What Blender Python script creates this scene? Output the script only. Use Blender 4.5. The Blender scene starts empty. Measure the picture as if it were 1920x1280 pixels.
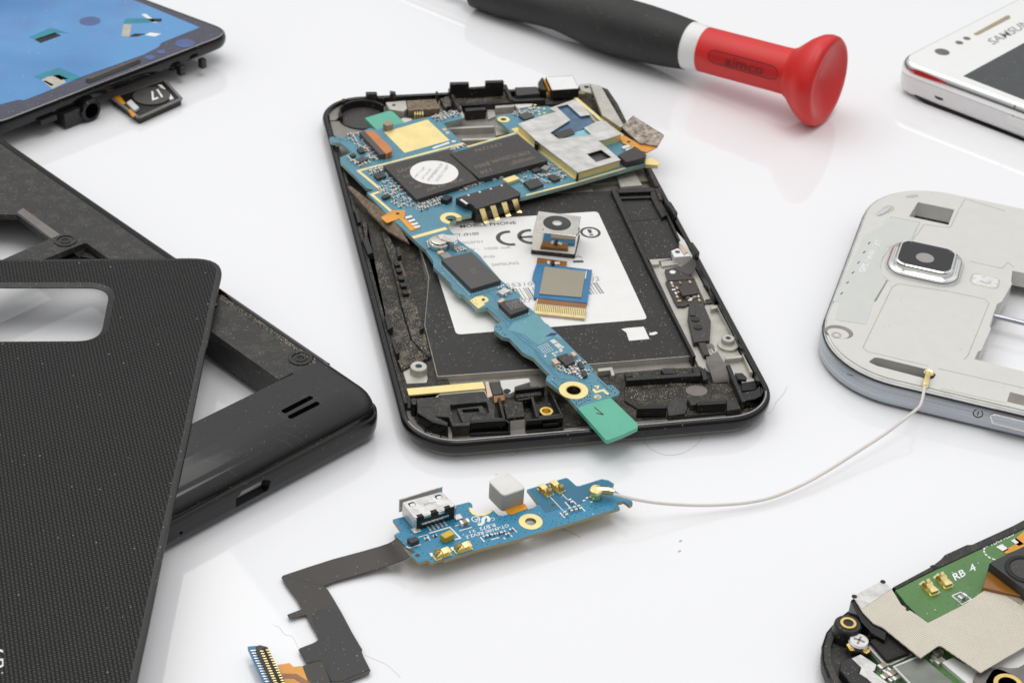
import bpy, bmesh, math, random
from mathutils import Vector, Matrix
from mathutils.geometry import delaunay_2d_cdt
S = 0.001                       # everything below is written in millimetres
scene = bpy.context.scene
COL = scene.collection
R_ = math.radians
# ------------------------------------------------------------------ camera
CAM = Vector((-42.55001218, -236.76061770, 194.26846251))
RC = Matrix(((0.97729175, -0.20491162, 0.05396357),
             (0.07425655, 0.56970360, 0.81848871),
             (-0.19846108, -0.79589512, 0.57198266)))      # rows: right, up, back
FPX, PW, PH = 3450.0, 1920.0, 1280.0
cam = bpy.data.cameras.new('camera')
cam.sensor_width = 36.0
cam.lens = FPX / PW * 36.0
cam.clip_start = 0.01
cam.clip_end = 20.0
cam.dof.use_dof = True
cam.dof.focus_distance = 0.305
cam.dof.aperture_fstop = 60.0
cam_o = bpy.data.objects.new('camera', cam)
COL.objects.link(cam_o)
M4 = RC.transposed().to_4x4()
M4.translation = CAM * S
cam_o.matrix_world = M4
scene.camera = cam_o
# ------------------------------------------------------------------ world and lamps
scene.view_settings.view_transform = 'Standard'
scene.view_settings.look = 'None'
scene.view_settings.exposure = 0.0
scene.view_settings.gamma = 1.0
scene.view_settings.use_curve_mapping = False
wd = bpy.data.worlds.new('World')
scene.world = wd
wd.use_nodes = True
bg = wd.node_tree.nodes['Background']
# a light tent: bright overhead and behind, dimmer low down and on the photographer's side
wt = wd.node_tree
w_tc = wt.nodes.new('ShaderNodeTexCoord'); w_s = wt.nodes.new('ShaderNodeSeparateXYZ')
w_z = wt.nodes.new('ShaderNodeMapRange'); w_y = wt.nodes.new('ShaderNodeMapRange'); w_m = wt.nodes.new('ShaderNodeMath')
w_m.operation = 'MULTIPLY'
wt.links.new(w_tc.outputs['Generated'], w_s.inputs[0])
wt.links.new(w_s.outputs['Z'], w_z.inputs[0]); wt.links.new(w_s.outputs['Y'], w_y.inputs[0])
for nd_, vals in ((w_z, (0.02, 0.62, 0.08, 1.02)), (w_y, (-0.9, 0.35, 0.50, 1.0))):
    for i_, v_ in enumerate(vals): nd_.inputs[i_ + 1].default_value = v_
wt.links.new(w_z.outputs[0], w_m.inputs[0]); wt.links.new(w_y.outputs[0], w_m.inputs[1])
bg.inputs[0].default_value = (0.975, 0.985, 1.0, 1)
wt.links.new(w_m.outputs[0], bg.inputs[1])
scene.cycles.caustics_reflective = False
scene.cycles.caustics_refractive = False
def area(name, loc, target, sx, sy, power, col=(1, 1, 1)):
    l = bpy.data.lights.new(name, 'AREA')
    l.shape = 'RECTANGLE'
    l.size, l.size_y, l.energy, l.color = sx, sy, power, col
    o = bpy.data.objects.new(name, l)
    COL.objects.link(o)
    o.location = Vector(loc)
    o.rotation_euler = (Vector(target) - Vector(loc)).to_track_quat('-Z', 'Y').to_euler()
    return o
area('softbox_key', (-0.22, 0.42, 0.85), (0.03, 0.06, 0.0), 0.85, 0.60, 2.2, (1, 0.985, 0.96))
area('softbox_top', (0.16, -0.02, 0.90), (0.03, 0.04, 0.0), 0.50, 0.35, 1.9, (1, 0.99, 0.975))
scene.cycles.use_denoising = True
scene.cycles.max_bounces = 8

# ------------------------------------------------------------------ photo pixel -> point on a plane at height z (mm)
def ray(u, v):
    return RC.transposed() @ Vector(((u - PW / 2) / FPX, (PH / 2 - v) / FPX, -1.0))
def U(p, z):
    d = ray(*p)
    k = (z - CAM.z) / d.z
    q = CAM + d * k
    return (q.x, q.y)
def V(p, a, b, off=0.0):
    """pixel -> point on the upright plane through plan points a, b, set forward by off"""
    n = Vector((b[1] - a[1], a[0] - b[0], 0)).normalized()
    if n.dot(CAM - Vector((a[0], a[1], 0))) < 0: n = -n
    d = ray(*p)
    k = ((Vector((a[0], a[1], 0)) + n * off) - CAM).dot(n) / d.dot(n)
    return CAM + d * k
def crop(ox, oy, s):
    return lambda *p: [(ox + x / s, oy + y / s) for x, y in (p if hasattr(p[0], '__len__') else [p])]
A = crop(600, 130, 3.764); B = crop(920, 130, 3.764); CL = crop(640, 420, 5.333); D = crop(960, 380, 4.92)
E = crop(700, 600, 4.8); F = crop(1080, 560, 4.267); G = crop(720, 860, 3.692); H = crop(440, 1000, 4.572)
I = crop(0, 0, 4.267); J = crop(0, 240, 4); K = crop(300, 520, 2.4615); L = crop(0, 460, 1.561)
N = crop(900, 0, 2.5946); O = crop(1660, 0, 4.267); PP = crop(1500, 340, 2.667); Q = crop(1500, 960, 4)
AA = crop(600, 140, 6.4); BB = crop(840, 130, 5.333); CC = crop(1120, 300, 6.4); DD = crop(1180, 440, 4.571)
EE = crop(840, 360, 6.4); FF = crop(700, 250, 8.533); GG = crop(740, 700, 6); HH = crop(1000, 600, 5.333)
II = crop(640, 280, 3.05); JJ = crop(1180, 660, 6.62); KK = crop(720, 870, 6.4); LL = crop(960, 870, 6.857)
MM = crop(1680, 980, 4.267); NN = crop(1530, 1060, 5.82); OO = crop(1820, 480, 3.76); P2 = crop(180, 120, 10.667)
def W(px, z):
    return [U(p, z) for p in px]
# ------------------------------------------------------------------ plan outlines
def area2(p):
    return sum(p[i][0] * p[(i + 1) % len(p)][1] - p[(i + 1) % len(p)][0] * p[i][1] for i in range(len(p)))
def ccw(p):
    return list(p) if area2(p) > 0 else list(reversed(p))
def rnd(pts, r, n=4):
    pts = ccw(pts); out = []; m = len(pts)
    for i in range(m):
        p = Vector(pts[i]); a = Vector(pts[i - 1]) - p; b = Vector(pts[(i + 1) % m]) - p
        if a.length < 1e-6 or b.length < 1e-6: continue
        ang = a.angle(b)
        rr_ = r[i] if isinstance(r, (list, tuple)) else r
        t = min(rr_ / math.tan(ang / 2) if ang > 0.05 else 0, a.length * .45, b.length * .45)
        if t < 0.01 or ang > 3.0:
            out.append(tuple(p)); continue
        s, e = p + a.normalized() * t, p + b.normalized() * t
        for k in range(n + 1):
            f = k / n
            out.append(tuple(s * (1 - f) ** 2 + p * 2 * f * (1 - f) + e * f * f))
    return out
def rr(cx, cy, w, h, r, ang=0.0, inset=0.0, n=10):
    w, h, r = w - 2 * inset, h - 2 * inset, max(r - inset, 0.05)
    ca, sa = math.cos(ang), math.sin(ang); out = []
    for sx, sy, a0 in ((1, -1, -90), (1, 1, 0), (-1, 1, 90), (-1, -1, 180)):
        for k in range(n + 1):
            t = R_(a0 + 90 * k / n)
            x, y = sx * (w / 2 - r) + r * math.cos(t), sy * (h / 2 - r) + r * math.sin(t)
            out.append((cx + x * ca - y * sa, cy + x * sa + y * ca))
    return out
def circ(c, r, n=28, ry=None, a0=0.0, a1=360.0, rot=0.0):
    ry = ry or r; full = abs(a1 - a0) >= 360; out = []
    for k in range(n if full else n + 1):
        t = R_(a0 + (a1 - a0) * k / n)
        x, y = r * math.cos(t), ry * math.sin(t)
        out.append((c[0] + x * math.cos(rot) - y * math.sin(rot), c[1] + x * math.sin(rot) + y * math.cos(rot)))
    return out
def off(pts, d):
    pts = ccw(pts); m = len(pts); out = []
    for i in range(m):
        p = Vector(pts[i]); a = p - Vector(pts[i - 1]); b = Vector(pts[(i + 1) % m]) - p
        if a.length < 1e-9: a = b
        if b.length < 1e-9: b = a
        na = Vector((-a.y, a.x)).normalized(); nb = Vector((-b.y, b.x)).normalized()
        q = na + nb
        if q.length < 1e-6: q = na
        q.normalize()
        out.append(tuple(p + q * (d / max(q.dot(na), .4))))
    return out
def centre(pts):
    return (sum(p[0] for p in pts) / len(pts), sum(p[1] for p in pts) / len(pts))
def inside(p, poly):
    r = False; j = len(poly) - 1
    for i in range(len(poly)):
        a, b = poly[i], poly[j]
        if (a[1] > p[1]) != (b[1] > p[1]) and p[0] < (b[0] - a[0]) * (p[1] - a[1]) / (b[1] - a[1]) + a[0]: r = not r
        j = i
    return r
def path_band(pts, w):
    """plan outline of a line of width w along pts"""
    l, r = [], []
    for i, p in enumerate(pts):
        p = Vector(p); a = p - Vector(pts[i - 1]) if i else Vector(pts[1]) - p
        b = Vector(pts[i + 1]) - p if i < len(pts) - 1 else a
        na = Vector((-a.y, a.x)).normalized(); nb = Vector((-b.y, b.x)).normalized()
        q = (na + nb).normalized(); k = w / 2 / max(q.dot(na), .5)
        l.append(tuple(p + q * k)); r.append(tuple(p - q * k))
    return l + r[::-1]
# ------------------------------------------------------------------ mesh collector
class Geo:
    def __init__(s):
        s.v, s.f, s.m = [], [], []
    def add(s, vs, fs, mi=0):
        o = len(s.v); s.v += [tuple(v) for v in vs]
        for f in fs:
            s.f.append(tuple(o + i for i in f)); s.m.append(mi)
        return s
    def prism(s, pts, z0, z1, holes=(), top=0, side=0, cap=True):
        pts = ccw(pts); holes = [ccw(h)[::-1] for h in holes]
        loops = [pts] + holes; flat = [p for l in loops for p in l]; n = len(flat)
        zt = z1 if callable(z1) else (lambda x, y: z1)
        zb = z0 if callable(z0) else (lambda x, y: z0)
        vs = [(x, y, zb(x, y)) for x, y in flat] + [(x, y, zt(x, y)) for x, y in flat]
        o = len(s.v); s.v += vs
        if holes:
            ed, k = [], 0
            for l in loops:
                ed += [(k + i, k + (i + 1) % len(l)) for i in range(len(l))]; k += len(l)
            cv, _, cf, *_r = delaunay_2d_cdt([Vector(p) for p in flat], ed, [], 0, 1e-6)
            oc = len(s.v); nc = len(cv)
            s.v += [(q.x, q.y, zb(q.x, q.y)) for q in cv] + [(q.x, q.y, zt(q.x, q.y)) for q in cv]
            for t in cf:
                a, b, c = [cv[i] for i in t[:3]]
                m_ = (a + b + c) / 3
                if not inside(m_, pts) or any(inside(m_, h) for h in holes): continue
                if (b - a).cross(c - a) < 0: t = list(t)[::-1]
                s.f.append(tuple(oc + nc + i for i in t)); s.m.append(top)
                s.f.append(tuple(oc + i for i in reversed(t))); s.m.append(side)
        else:
            s.f.append(tuple(range(o + n, o + 2 * n))); s.m.append(top)
            s.f.append(tuple(reversed(range(o, o + n)))); s.m.append(side)
        k = 0
        for l in loops:
            m = len(l)
            for i in range(m):
                a, b = o + k + i, o + k + (i + 1) % m
                s.f.append((a, b, b + n, a + n)); s.m.append(side)
            k += m
        return s
    def px(s, px, z0, z1, r=0.0, holes=(), top=0, side=0):
        p = W(px, z1 if not callable(z1) else z1(0, 0))
        return s.prism(rnd(p, r) if r else p, z0, z1, holes, top, side)
    def loft(s, secs, cap0=True, cap1=True, mi=None):
        """secs: list of (plan outline, z); same number of points each"""
        o = len(s.v); n = len(secs[0][0])
        for pts, z in secs:
            s.v += [(x, y, z) for x, y in pts]
        for k in range(len(secs) - 1):
            for i in range(n):
                a, b = o + k * n + i, o + k * n + (i + 1) % n
                s.f.append((a, b, b + n, a + n)); s.m.append(mi[k] if mi else 0)
        if cap0: s.f.append(tuple(reversed(range(o, o + n)))); s.m.append(mi[0] if mi else 0)
        if cap1: s.f.append(tuple(range(o + (len(secs) - 1) * n, o + len(secs) * n))); s.m.append(mi[-1] if mi else 0)
        return s
    def lathe(s, prof, c=(0, 0, 0), ax=(0, 0, 1), n=32, mi=0):
        """prof: (height along the axis, radius)"""
        ax = Vector(ax).normalized(); q = Vector((0, 0, 1)).rotation_difference(ax); c = Vector(c)
        o = len(s.v)
        for h, r in prof:
            for k in range(n):
                t = 2 * math.pi * k / n
                s.v.append(tuple(c + q @ Vector((r * math.cos(t), r * math.sin(t), h))))
        for j in range(len(prof) - 1):
            for k in range(n):
                a, b = o + j * n + k, o + j * n + (k + 1) % n
                s.f.append((a, b, b + n, a + n)); s.m.append(mi)
        if prof[0][1] > 1e-4: s.f.append(tuple(reversed(range(o, o + n)))); s.m.append(mi)
        if prof[-1][1] > 1e-4: s.f.append(tuple(range(o + (len(prof) - 1) * n, o + len(prof) * n))); s.m.append(mi)
        return s
    def tube(s, pts, r, n=8, mi=0):
        pts = [Vector(p) for p in pts]; o = len(s.v); up = Vector((0, 0, 1))
        for i, p in enumerate(pts):
            d = (pts[min(i + 1, len(pts) - 1)] - pts[max(i - 1, 0)]).normalized()
            x = d.cross(up)
            if x.length < 1e-3: x = d.cross(Vector((1, 0, 0)))
            x.normalize(); y = x.cross(d)
            rr_ = r[i] if isinstance(r, (list, tuple)) else r
            for k in range(n):
                t = 2 * math.pi * k / n
                s.v.append(tuple(p + x * rr_ * math.cos(t) + y * rr_ * math.sin(t)))
        for j in range(len(pts) - 1):
            for k in range(n):
                a, b = o + j * n + k, o + j * n + (k + 1) % n
                s.f.append((a, b, b + n, a + n)); s.m.append(mi)
        s.f.append(tuple(reversed(range(o, o + n)))); s.f.append(tuple(range(o + (len(pts) - 1) * n, o + len(pts) * n)))
        s.m += [mi, mi]
        return s
    def slab(s, rows, t, mi=0, side=None):
        """ribbon: rows of points (left..right) in 3-D, thickness t downwards"""
        n = len(rows[0]); o = len(s.v); m = len(rows)
        for r in rows: s.v += [tuple(p) for p in r]
        for r in rows: s.v += [(p[0], p[1], p[2] - t) for p in r]
        q = n * m
        for j in range(m - 1):
            for k in range(n - 1):
                a = o + j * n + k
                s.f.append((a, a + 1, a + n + 1, a + n)); s.m.append(mi)
                s.f.append((q + a + n, q + a + n + 1, q + a + 1, q + a)); s.m.append(mi)
        sd = mi if side is None else side
        for j in range(m - 1):
            for k in (0, n - 1):
                a, b = o + j * n + k, o + (j + 1) * n + k
                s.f.append((a, b, b + q, a + q)); s.m.append(sd)
        for k in range(n - 1):
            for j in (0, m - 1):
                a = o + j * n + k
                s.f.append((a, a + 1, a + 1 + q, a + q)); s.m.append(sd)
        return s
    def quadbox(s, p4, d, mi=0):
        """four 3-D points, pushed along vector d"""
        a = [Vector(p) for p in p4]; d = Vector(d); b = [p + d for p in a]
        return s.add(a + b, [(0, 1, 2, 3), (7, 6, 5, 4), (0, 4, 5, 1), (1, 5, 6, 2), (2, 6, 7, 3), (3, 7, 4, 0)], mi)
    def box(s, c, w, d, z0, z1, ang=0.0, mi=0):
        return s.prism(rr(c[0], c[1], w, d, .01, ang, 0, 1), z0, z1, top=mi, side=mi)
    def mesh(s, name, mats, origin=(0, 0, 0), sharp=32.0):
        me = bpy.data.meshes.new(name)
        ox, oy, oz = origin
        me.from_pydata([((x - ox) * S, (y - oy) * S, (z - oz) * S) for x, y, z in s.v], [], s.f)
        for m in (mats if isinstance(mats, (list, tuple)) else [mats]): me.materials.append(m)
        me.polygons.foreach_set('material_index', s.m)
        bm = bmesh.new(); bm.from_mesh(me)
        bmesh.ops.remove_doubles(bm, verts=bm.verts, dist=1e-7)
        bmesh.ops.recalc_face_normals(bm, faces=bm.faces)
        bm.to_mesh(me); bm.free()
        me.polygons.foreach_set('use_smooth', [True] * len(me.polygons))
        me.set_sharp_from_angle(angle=R_(sharp))
        return me
def setprops(o, label=None, cat=None, group=None, kind=None):
    for k, v in (('label', label), ('category', cat), ('group', group), ('kind', kind)):
        if v: o[k] = v
class Thing:
    def __init__(s, name, label, cat, base, group=None):
        s.base = tuple(base)
        s.o = bpy.data.objects.new(name, None)
        s.o.empty_display_size = 0.005
        COL.objects.link(s.o)
        s.o.location = Vector(base) * S
        setprops(s.o, label, cat, group)
    def part(s, name, geo, mats, bevel=0.0, parent=None, label=None, kind=None, seg=2, sharp=32.0):
        me = geo.mesh(name, mats, s.base, sharp)
        o = bpy.data.objects.new(name, me)
        COL.objects.link(o)
        o.parent = parent or s.o
        if bevel:
            b = o.modifiers.new('bevel', 'BEVEL')
            b.width = bevel * S; b.segments = seg; b.limit_method = 'ANGLE'; b.angle_limit = R_(40)
            b.use_clamp_overlap = True; b.harden_normals = True
        setprops(o, label, None, None, kind)
        return o
def single(name, geo, mats, label, cat, base, group=None, bevel=0.0, kind=None, sharp=32.0):
    me = geo.mesh(name, mats, base, sharp)
    o = bpy.data.objects.new(name, me)
    COL.objects.link(o); o.location = Vector(base) * S
    setprops(o, label, cat, group, kind)
    if bevel:
        b = o.modifiers.new('bevel', 'BEVEL')
        b.width = bevel * S; b.segments = 2; b.limit_method = 'ANGLE'; b.angle_limit = R_(40)
    return o
def text_geo(txt, p0, p1, p2, geo=None, bold=0.0, t=0.0):
    """lay txt into the parallelogram p0 (low left), p1 (low right), p2 (top left); 3-D points in mm"""
    cu = bpy.data.curves.new('lettering', 'FONT')
    cu.body = txt; cu.size = 1.0; cu.resolution_u = 3; cu.offset = bold
    ob = bpy.data.objects.new('lettering', cu)
    COL.objects.link(ob)
    dg = bpy.context.evaluated_depsgraph_get()
    me = bpy.data.meshes.new_from_object(ob.evaluated_get(dg))
    bpy.data.objects.remove(ob); bpy.data.curves.remove(cu)
    geo = geo or Geo()
    if len(me.vertices):
        xs = [v.co.x for v in me.vertices]; ys = [v.co.y for v in me.vertices]
        x0, x1, y0, y1 = min(xs), max(xs), min(ys), max(ys)
        p0, p1, p2 = Vector(p0), Vector(p1), Vector(p2)
        vs = [p0 + (p1 - p0) * ((v.co.x - x0) / (x1 - x0)) + (p2 - p0) * ((v.co.y - y0) / (y1 - y0)) for v in me.vertices]
        geo.add(vs, [tuple(p.vertices) for p in me.polygons])
    bpy.data.meshes.remove(me)
    return geo
def text_px(txt, px, z, geo=None, bold=0.0):
    a, b, c = [(*U(p, z), z) for p in px]
    return text_geo(txt, a, b, c, geo, bold)
def ringband(c, r0, r1, n=32):
    return circ(c, r1, n), [circ(c, r0, n)]

# ------------------------------------------------------------------ materials
def rgb(r, g, b):
    f = lambda c: (c / 255 / 12.92) if c / 255 <= .04045 else ((c / 255 + .055) / 1.055) ** 2.4
    return (f(r), f(g), f(b), 1)
class NT:
    def __init__(s, name):
        s.m = bpy.data.materials.new(name); s.m.use_nodes = True
        s.t = s.m.node_tree; s.b = s.t.nodes['Principled BSDF']
        s.tc = s.t.nodes.new('ShaderNodeTexCoord')
    def n(s, typ, **kw):
        x = s.t.nodes.new('ShaderNode' + typ)
        for k, v in kw.items(): setattr(x, k, v)
        return x
    def l(s, a, b): s.t.links.new(a, b)
    def coord(s, sx, sy=None, sz=None, rot=0.0):
        mp = s.n('Mapping'); mp.inputs['Scale'].default_value = (sx / S, (sy or sx) / S, (sz or sx) / S)
        mp.inputs['Rotation'].default_value = (0, 0, rot)
        if rot:                                   # turn first, then scale
            m0 = s.n('Mapping'); m0.inputs['Rotation'].default_value = (0, 0, rot)
            s.l(s.tc.outputs['Object'], m0.inputs[0]); mp.inputs['Rotation'].default_value = (0, 0, 0)
            s.l(m0.outputs[0], mp.inputs[0])
        else: s.l(s.tc.outputs['Object'], mp.inputs[0])
        return mp.outputs[0]
    def noise(s, size, detail=3, rough=.55):
        t = s.n('TexNoise'); t.inputs['Scale'].default_value = 1.0; t.inputs['Detail'].default_value = detail
        t.inputs['Roughness'].default_value = rough
        s.l(s.coord(1 / size), t.inputs['Vector']); return t.outputs[0]
    def ramp(s, x, a, b, lo=0.0, hi=1.0):
        r = s.n('MapRange'); r.clamp = True
        s.l(x, r.inputs[0])
        for i, v in enumerate((a, b, lo, hi)): r.inputs[i + 1].default_value = v
        return r.outputs[0]
    def math(s, op, a, b=None):
        m = s.n('Math', operation=op)
        for i, x in enumerate((a, b)):
            if x is None: continue
            if isinstance(x, (int, float)): m.inputs[i].default_value = x
            else: s.l(x, m.inputs[i])
        return m.outputs[0]
    def mix(s, f, a, b):
        m = s.n('Mix', data_type='RGBA')
        for i, x in ((0, f), (6, a), (7, b)):
            if hasattr(x, 'links'): s.l(x, m.inputs[i])
            else: m.inputs[i].default_value = x
        return m.outputs[2]
    def specks(s, cell, share, size=.32):
        """small random grains: 1 on a grain"""
        v = s.n('TexVoronoi', feature='F1'); v.inputs['Scale'].default_value = 1.0
        s.l(s.coord(1 / cell), v.inputs['Vector'])
        sp = s.n('SeparateColor'); s.l(v.outputs['Color'], sp.inputs[0])
        on = s.math('GREATER_THAN', sp.outputs[0], 1 - share)
        rad = s.math('MULTIPLY', sp.outputs[1], size)
        return s.math('MULTIPLY', on, s.math('LESS_THAN', v.outputs['Distance'], rad))
    def bump(s, h, strength, dist):
        b = s.n('Bump'); b.inputs['Strength'].default_value = strength; b.inputs['Distance'].default_value = dist * S
        s.l(h, b.inputs['Height']); s.l(b.outputs[0], s.b.inputs['Normal'])
def mat(name, col, rough=.5, metal=0.0, vary=.12, vsize=3.0, dust=0.0, dcol=(.42, .36, .26, 1), grain=0.0, gsize=.25, coat=0.0,
        spec=.5, scratch=0.0, patch=0.0):
    k = NT(name); b = k.b
    b.inputs['Metallic'].default_value = metal
    b.inputs['Specular IOR Level'].default_value = spec
    b.inputs['Coat Weight'].default_value = coat
    b.inputs['Coat Roughness'].default_value = .08
    nz = k.noise(vsize, 4)
    dk = tuple(c * (1 - vary) for c in col[:3]) + (1,); lt = tuple(min(1, c * (1 + vary)) for c in col[:3]) + (1,)
    c = k.mix(k.ramp(nz, .3, .7), dk, lt)
    k.l(k.ramp(nz, .3, .7, max(.02, rough * .85), min(1, rough * 1.2)), b.inputs['Roughness'])
    if patch:
        pz = k.noise(2.2, 5, .7)
        c = k.mix(k.math('MULTIPLY', k.ramp(pz, .50, .62), patch), c, dcol)
    if dust:
        g = k.math('MAXIMUM', k.specks(.44, dust, .28), k.specks(.22, dust * .9, .42))
        dn = k.noise(9, 2)
        g = k.math('MULTIPLY', g, k.ramp(dn, .30, .55, .25, 1))
        c = k.mix(g, c, dcol)
        sep = k.n('Math', operation='MULTIPLY'); sep.inputs[1].default_value = 1 - metal
    if scratch:
        w = k.n('TexNoise'); w.inputs['Scale'].default_value = 1; w.inputs['Detail'].default_value = 4
        k.l(k.coord(.15, 4.0, .15, .35), w.inputs['Vector'])
        sc = k.ramp(w.outputs[0], .66, .70)
        c = k.mix(k.math('MULTIPLY', sc, scratch), c, (.35, .34, .32, 1))
    k.l(c, b.inputs['Base Color'])
    if grain:
        k.bump(k.noise(gsize, 2), grain, gsize * .35)
    return k.m
# ------------------------------------------------------------------ the material set
BK = (.012, .012, .013, 1)
m_table = mat('white acrylic', (.84, .84, .85, 1), .03, vary=.006, vsize=60)
m_black = mat('black plastic', (.011, .0105, .010, 1), .42, dust=.10, grain=.25, dcol=(.30, .27, .21, 1))
m_black2 = mat('worn black plastic', (.020, .019, .018, 1), .50, dust=.16, grain=.3, patch=.10, dcol=(.26, .22, .16, 1))
m_gloss = mat('glossy black plastic', (.006, .006, .007, 1), .09, spec=.38, vary=.05, dust=.015, dcol=(.3, .28, .25, 1))
m_pgloss = mat('scuffed glossy plastic', (.008, .0075, .007, 1), .09, vary=.1, dust=.02, scratch=.08, dcol=(.22, .20, .17, 1))
m_dusty = mat('black plastic under tan dust', (.022, .020, .017, 1), .7, dust=1.0, patch=.20, dcol=(.44, .39, .29, 1), grain=.6)
m_dirt = mat('dark dusty plastic', (.018, .017, .015, 1), .65, dust=.55, patch=.14, dcol=(.28, .22, .14, 1), grain=.4)
m_foam = mat('black matte sheet', (.022, .0205, .019, 1), .62, dust=.10, vary=.2, vsize=14, dcol=(.40, .37, .32, 1), grain=.12)
m_mag = mat('dull magnesium', (.52, .50, .445, 1), .42, .35, dust=.10, vary=.12, dcol=(.5, .44, .30, 1), grain=.15)
m_magd = mat('dirty magnesium', (.27, .255, .225, 1), .5, .35, dust=.35, patch=.3, dcol=(.20, .17, .12, 1), grain=.2)
m_steel = mat('bright steel', (.78, .765, .74, 1), .24, 1.0, vary=.06)
m_nickel = mat('polished nickel', (.74, .70, .62, 1), .09, 1.0, vary=.04, vsize=5)
m_can = mat('tinned shield', (.66, .645, .62, 1), .38, .6, vary=.12, vsize=3, grain=.30, gsize=2.2)
m_chrome = mat('chrome', (.80, .80, .79, 1), .07, 1.0, vary=.02)
m_gold = mat('gold plating', (.97, .76, .36, 1), .3, 1.0, vary=.1, vsize=1.0)
m_goldm = mat('pale gold pad', (.93, .75, .34, 1), .42, .35, vary=.06, vsize=4)
m_brass = mat('brass', (.80, .58, .20, 1), .2, 1.0)
m_white = mat('white plastic', (.80, .80, .78, 1), .3, vary=.02)
m_paper = mat('white label', (.80, .79, .77, 1), .5, vary=.02)
m_ink = mat('grey print', (.07, .065, .06, 1), .6)
m_inkl = mat('pale grey print', (.30, .29, .28, 1), .6)
m_silk = mat('white print', (.80, .82, .82, 1), .5)
m_mark = mat('laser marking', (.20, .17, .13, 1), .6)
m_orange = mat('amber flex film', (.72, .30, .015, 1), .3, coat=.3, vary=.15)
m_amber = mat('dark amber film', (.25, .10, .01, 1), .25, coat=.3)
m_flex = mat('dark brown flex film', (.040, .034, .028, 1), .42, dust=.03, vary=.25, vsize=9, dcol=(.35, .32, .26, 1), grain=.15)
m_chip = mat('chip resin', (.046, .041, .038, 1), .50, vary=.12, vsize=2, dust=.08, dcol=(.25, .22, .18, 1), grain=.35, gsize=.12)
m_chipg = mat('grey chip resin', (.075, .072, .068, 1), .45, vary=.08, vsize=2, grain=.3, gsize=.12)
m_cap = mat('ceramic brown', (.34, .25, .17, 1), .45)
m_capg = mat('ceramic grey', (.27, .255, .24, 1), .45)
m_tin = mat('solder', (.90, .89, .87, 1), .3, .7, vary=.1, vsize=.4)
m_rubg = mat('grey rubber', (.40, .385, .36, 1), .7, vary=.06, grain=.3, gsize=.2)
m_rubt = mat('pale grey rubber top', (.74, .72, .68, 1), .6, vary=.04, grain=.2, gsize=.2)
m_green = mat('bare green laminate', (.10, .42, .29, 1), .35, vary=.08, vsize=6, coat=.2)
m_tan = mat('tan fibre pad', (.20, .15, .10, 1), .8, vary=.5, vsize=.8, grain=.8, gsize=.3)
m_mica = mat('flaky mica pad', (.28, .23, .19, 1), .28, .5, vary=.75, vsize=1.1, grain=.9, gsize=.6)
m_hair = mat('hair', (.30, .27, .24, 1), .5)
m_hole = mat('dark opening', (.006, .006, .006, 1), .6)
m_teal = mat('blue thread lock', (.02, .08, .13, 1), .3)
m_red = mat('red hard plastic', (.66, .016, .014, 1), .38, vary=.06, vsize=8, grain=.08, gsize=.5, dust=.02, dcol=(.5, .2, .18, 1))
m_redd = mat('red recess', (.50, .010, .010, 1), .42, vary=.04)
m_redk = mat('dark red edge', (.20, .010, .010, 1), .5)  # darker red for the panel outline and lettering
m_grip = mat('black rubber grip', (.022, .021, .020, 1), .60, vary=.25, vsize=12, grain=.25, gsize=.3, dust=.05, dcol=(.2, .19, .17, 1))
m_cream = mat('cream white plastic', (.64, .63, .59, 1), .42, vary=.02, dust=.004, dcol=(.1, .1, .1, 1))
m_cream2 = mat('antenna film', (.59, .60, .57, 1), .40, vary=.02)
m_groove = mat('shallow groove', (.42, .40, .35, 1), .5)
def brushed(name, col, rough):
    k = NT(name); b = k.b
    t = k.n('TexNoise'); t.inputs['Scale'].default_value = 1.0; t.inputs['Detail'].default_value = 3
    k.l(k.coord(.04, .04, 5.0), t.inputs['Vector'])
    f = k.ramp(t.outputs[0], .35, .65)
    k.l(k.mix(f, tuple(c * .72 for c in col[:3]) + (1,), col), b.inputs['Base Color'])
    b.inputs['Metallic'].default_value = .85
    k.l(k.ramp(t.outputs[0], .3, .7, rough * .8, rough * 1.3), b.inputs['Roughness'])
    k.bump(t.outputs[0], .15, .03)
    return k.m
m_band = brushed('brushed steel band', (.54, .57, .61, 1), .30)
m_whitegl = mat('white glass', (.82, .82, .80, 1), .10, vary=.01)
m_whiteb = mat('glossy white shell', (.78, .78, .775, 1), .14, vary=.01)
m_lcd = mat('dark display', (.035, .040, .040, 1), .05, dust=.06, dcol=(.4, .42, .4, 1))
m_lens = mat('black lens glass', (.006, .006, .007, 1), .04)
m_barrel = mat('lens barrel', (.03, .03, .03, 1), .35)
m_bead = mat('grey sensor window', (.12, .11, .10, 1), .2)
m_mesh = mat('tan speaker mesh', (.36, .29, .19, 1), .5, grain=.8, gsize=.3)
m_tape = mat('grey sticky tape', (.17, .155, .14, 1), .6, vary=.2, grain=.2)
m_cable = mat('white cable jacket', (.72, .68, .63, 1), .4, vary=.05)
m_clear = mat('clear light lens', (.70, .69, .67, 1), .12, vary=.15, vsize=1.0, grain=.15, gsize=.8)
m_flesh = mat('sandy capacitor', (.62, .47, .36, 1), .4)
m_blue = mat('blue stiffener', (.02, .16, .34, 1), .35, coat=.2)
m_purple = mat('violet marker ink', (.03, .025, .16, 1), .5)

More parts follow.
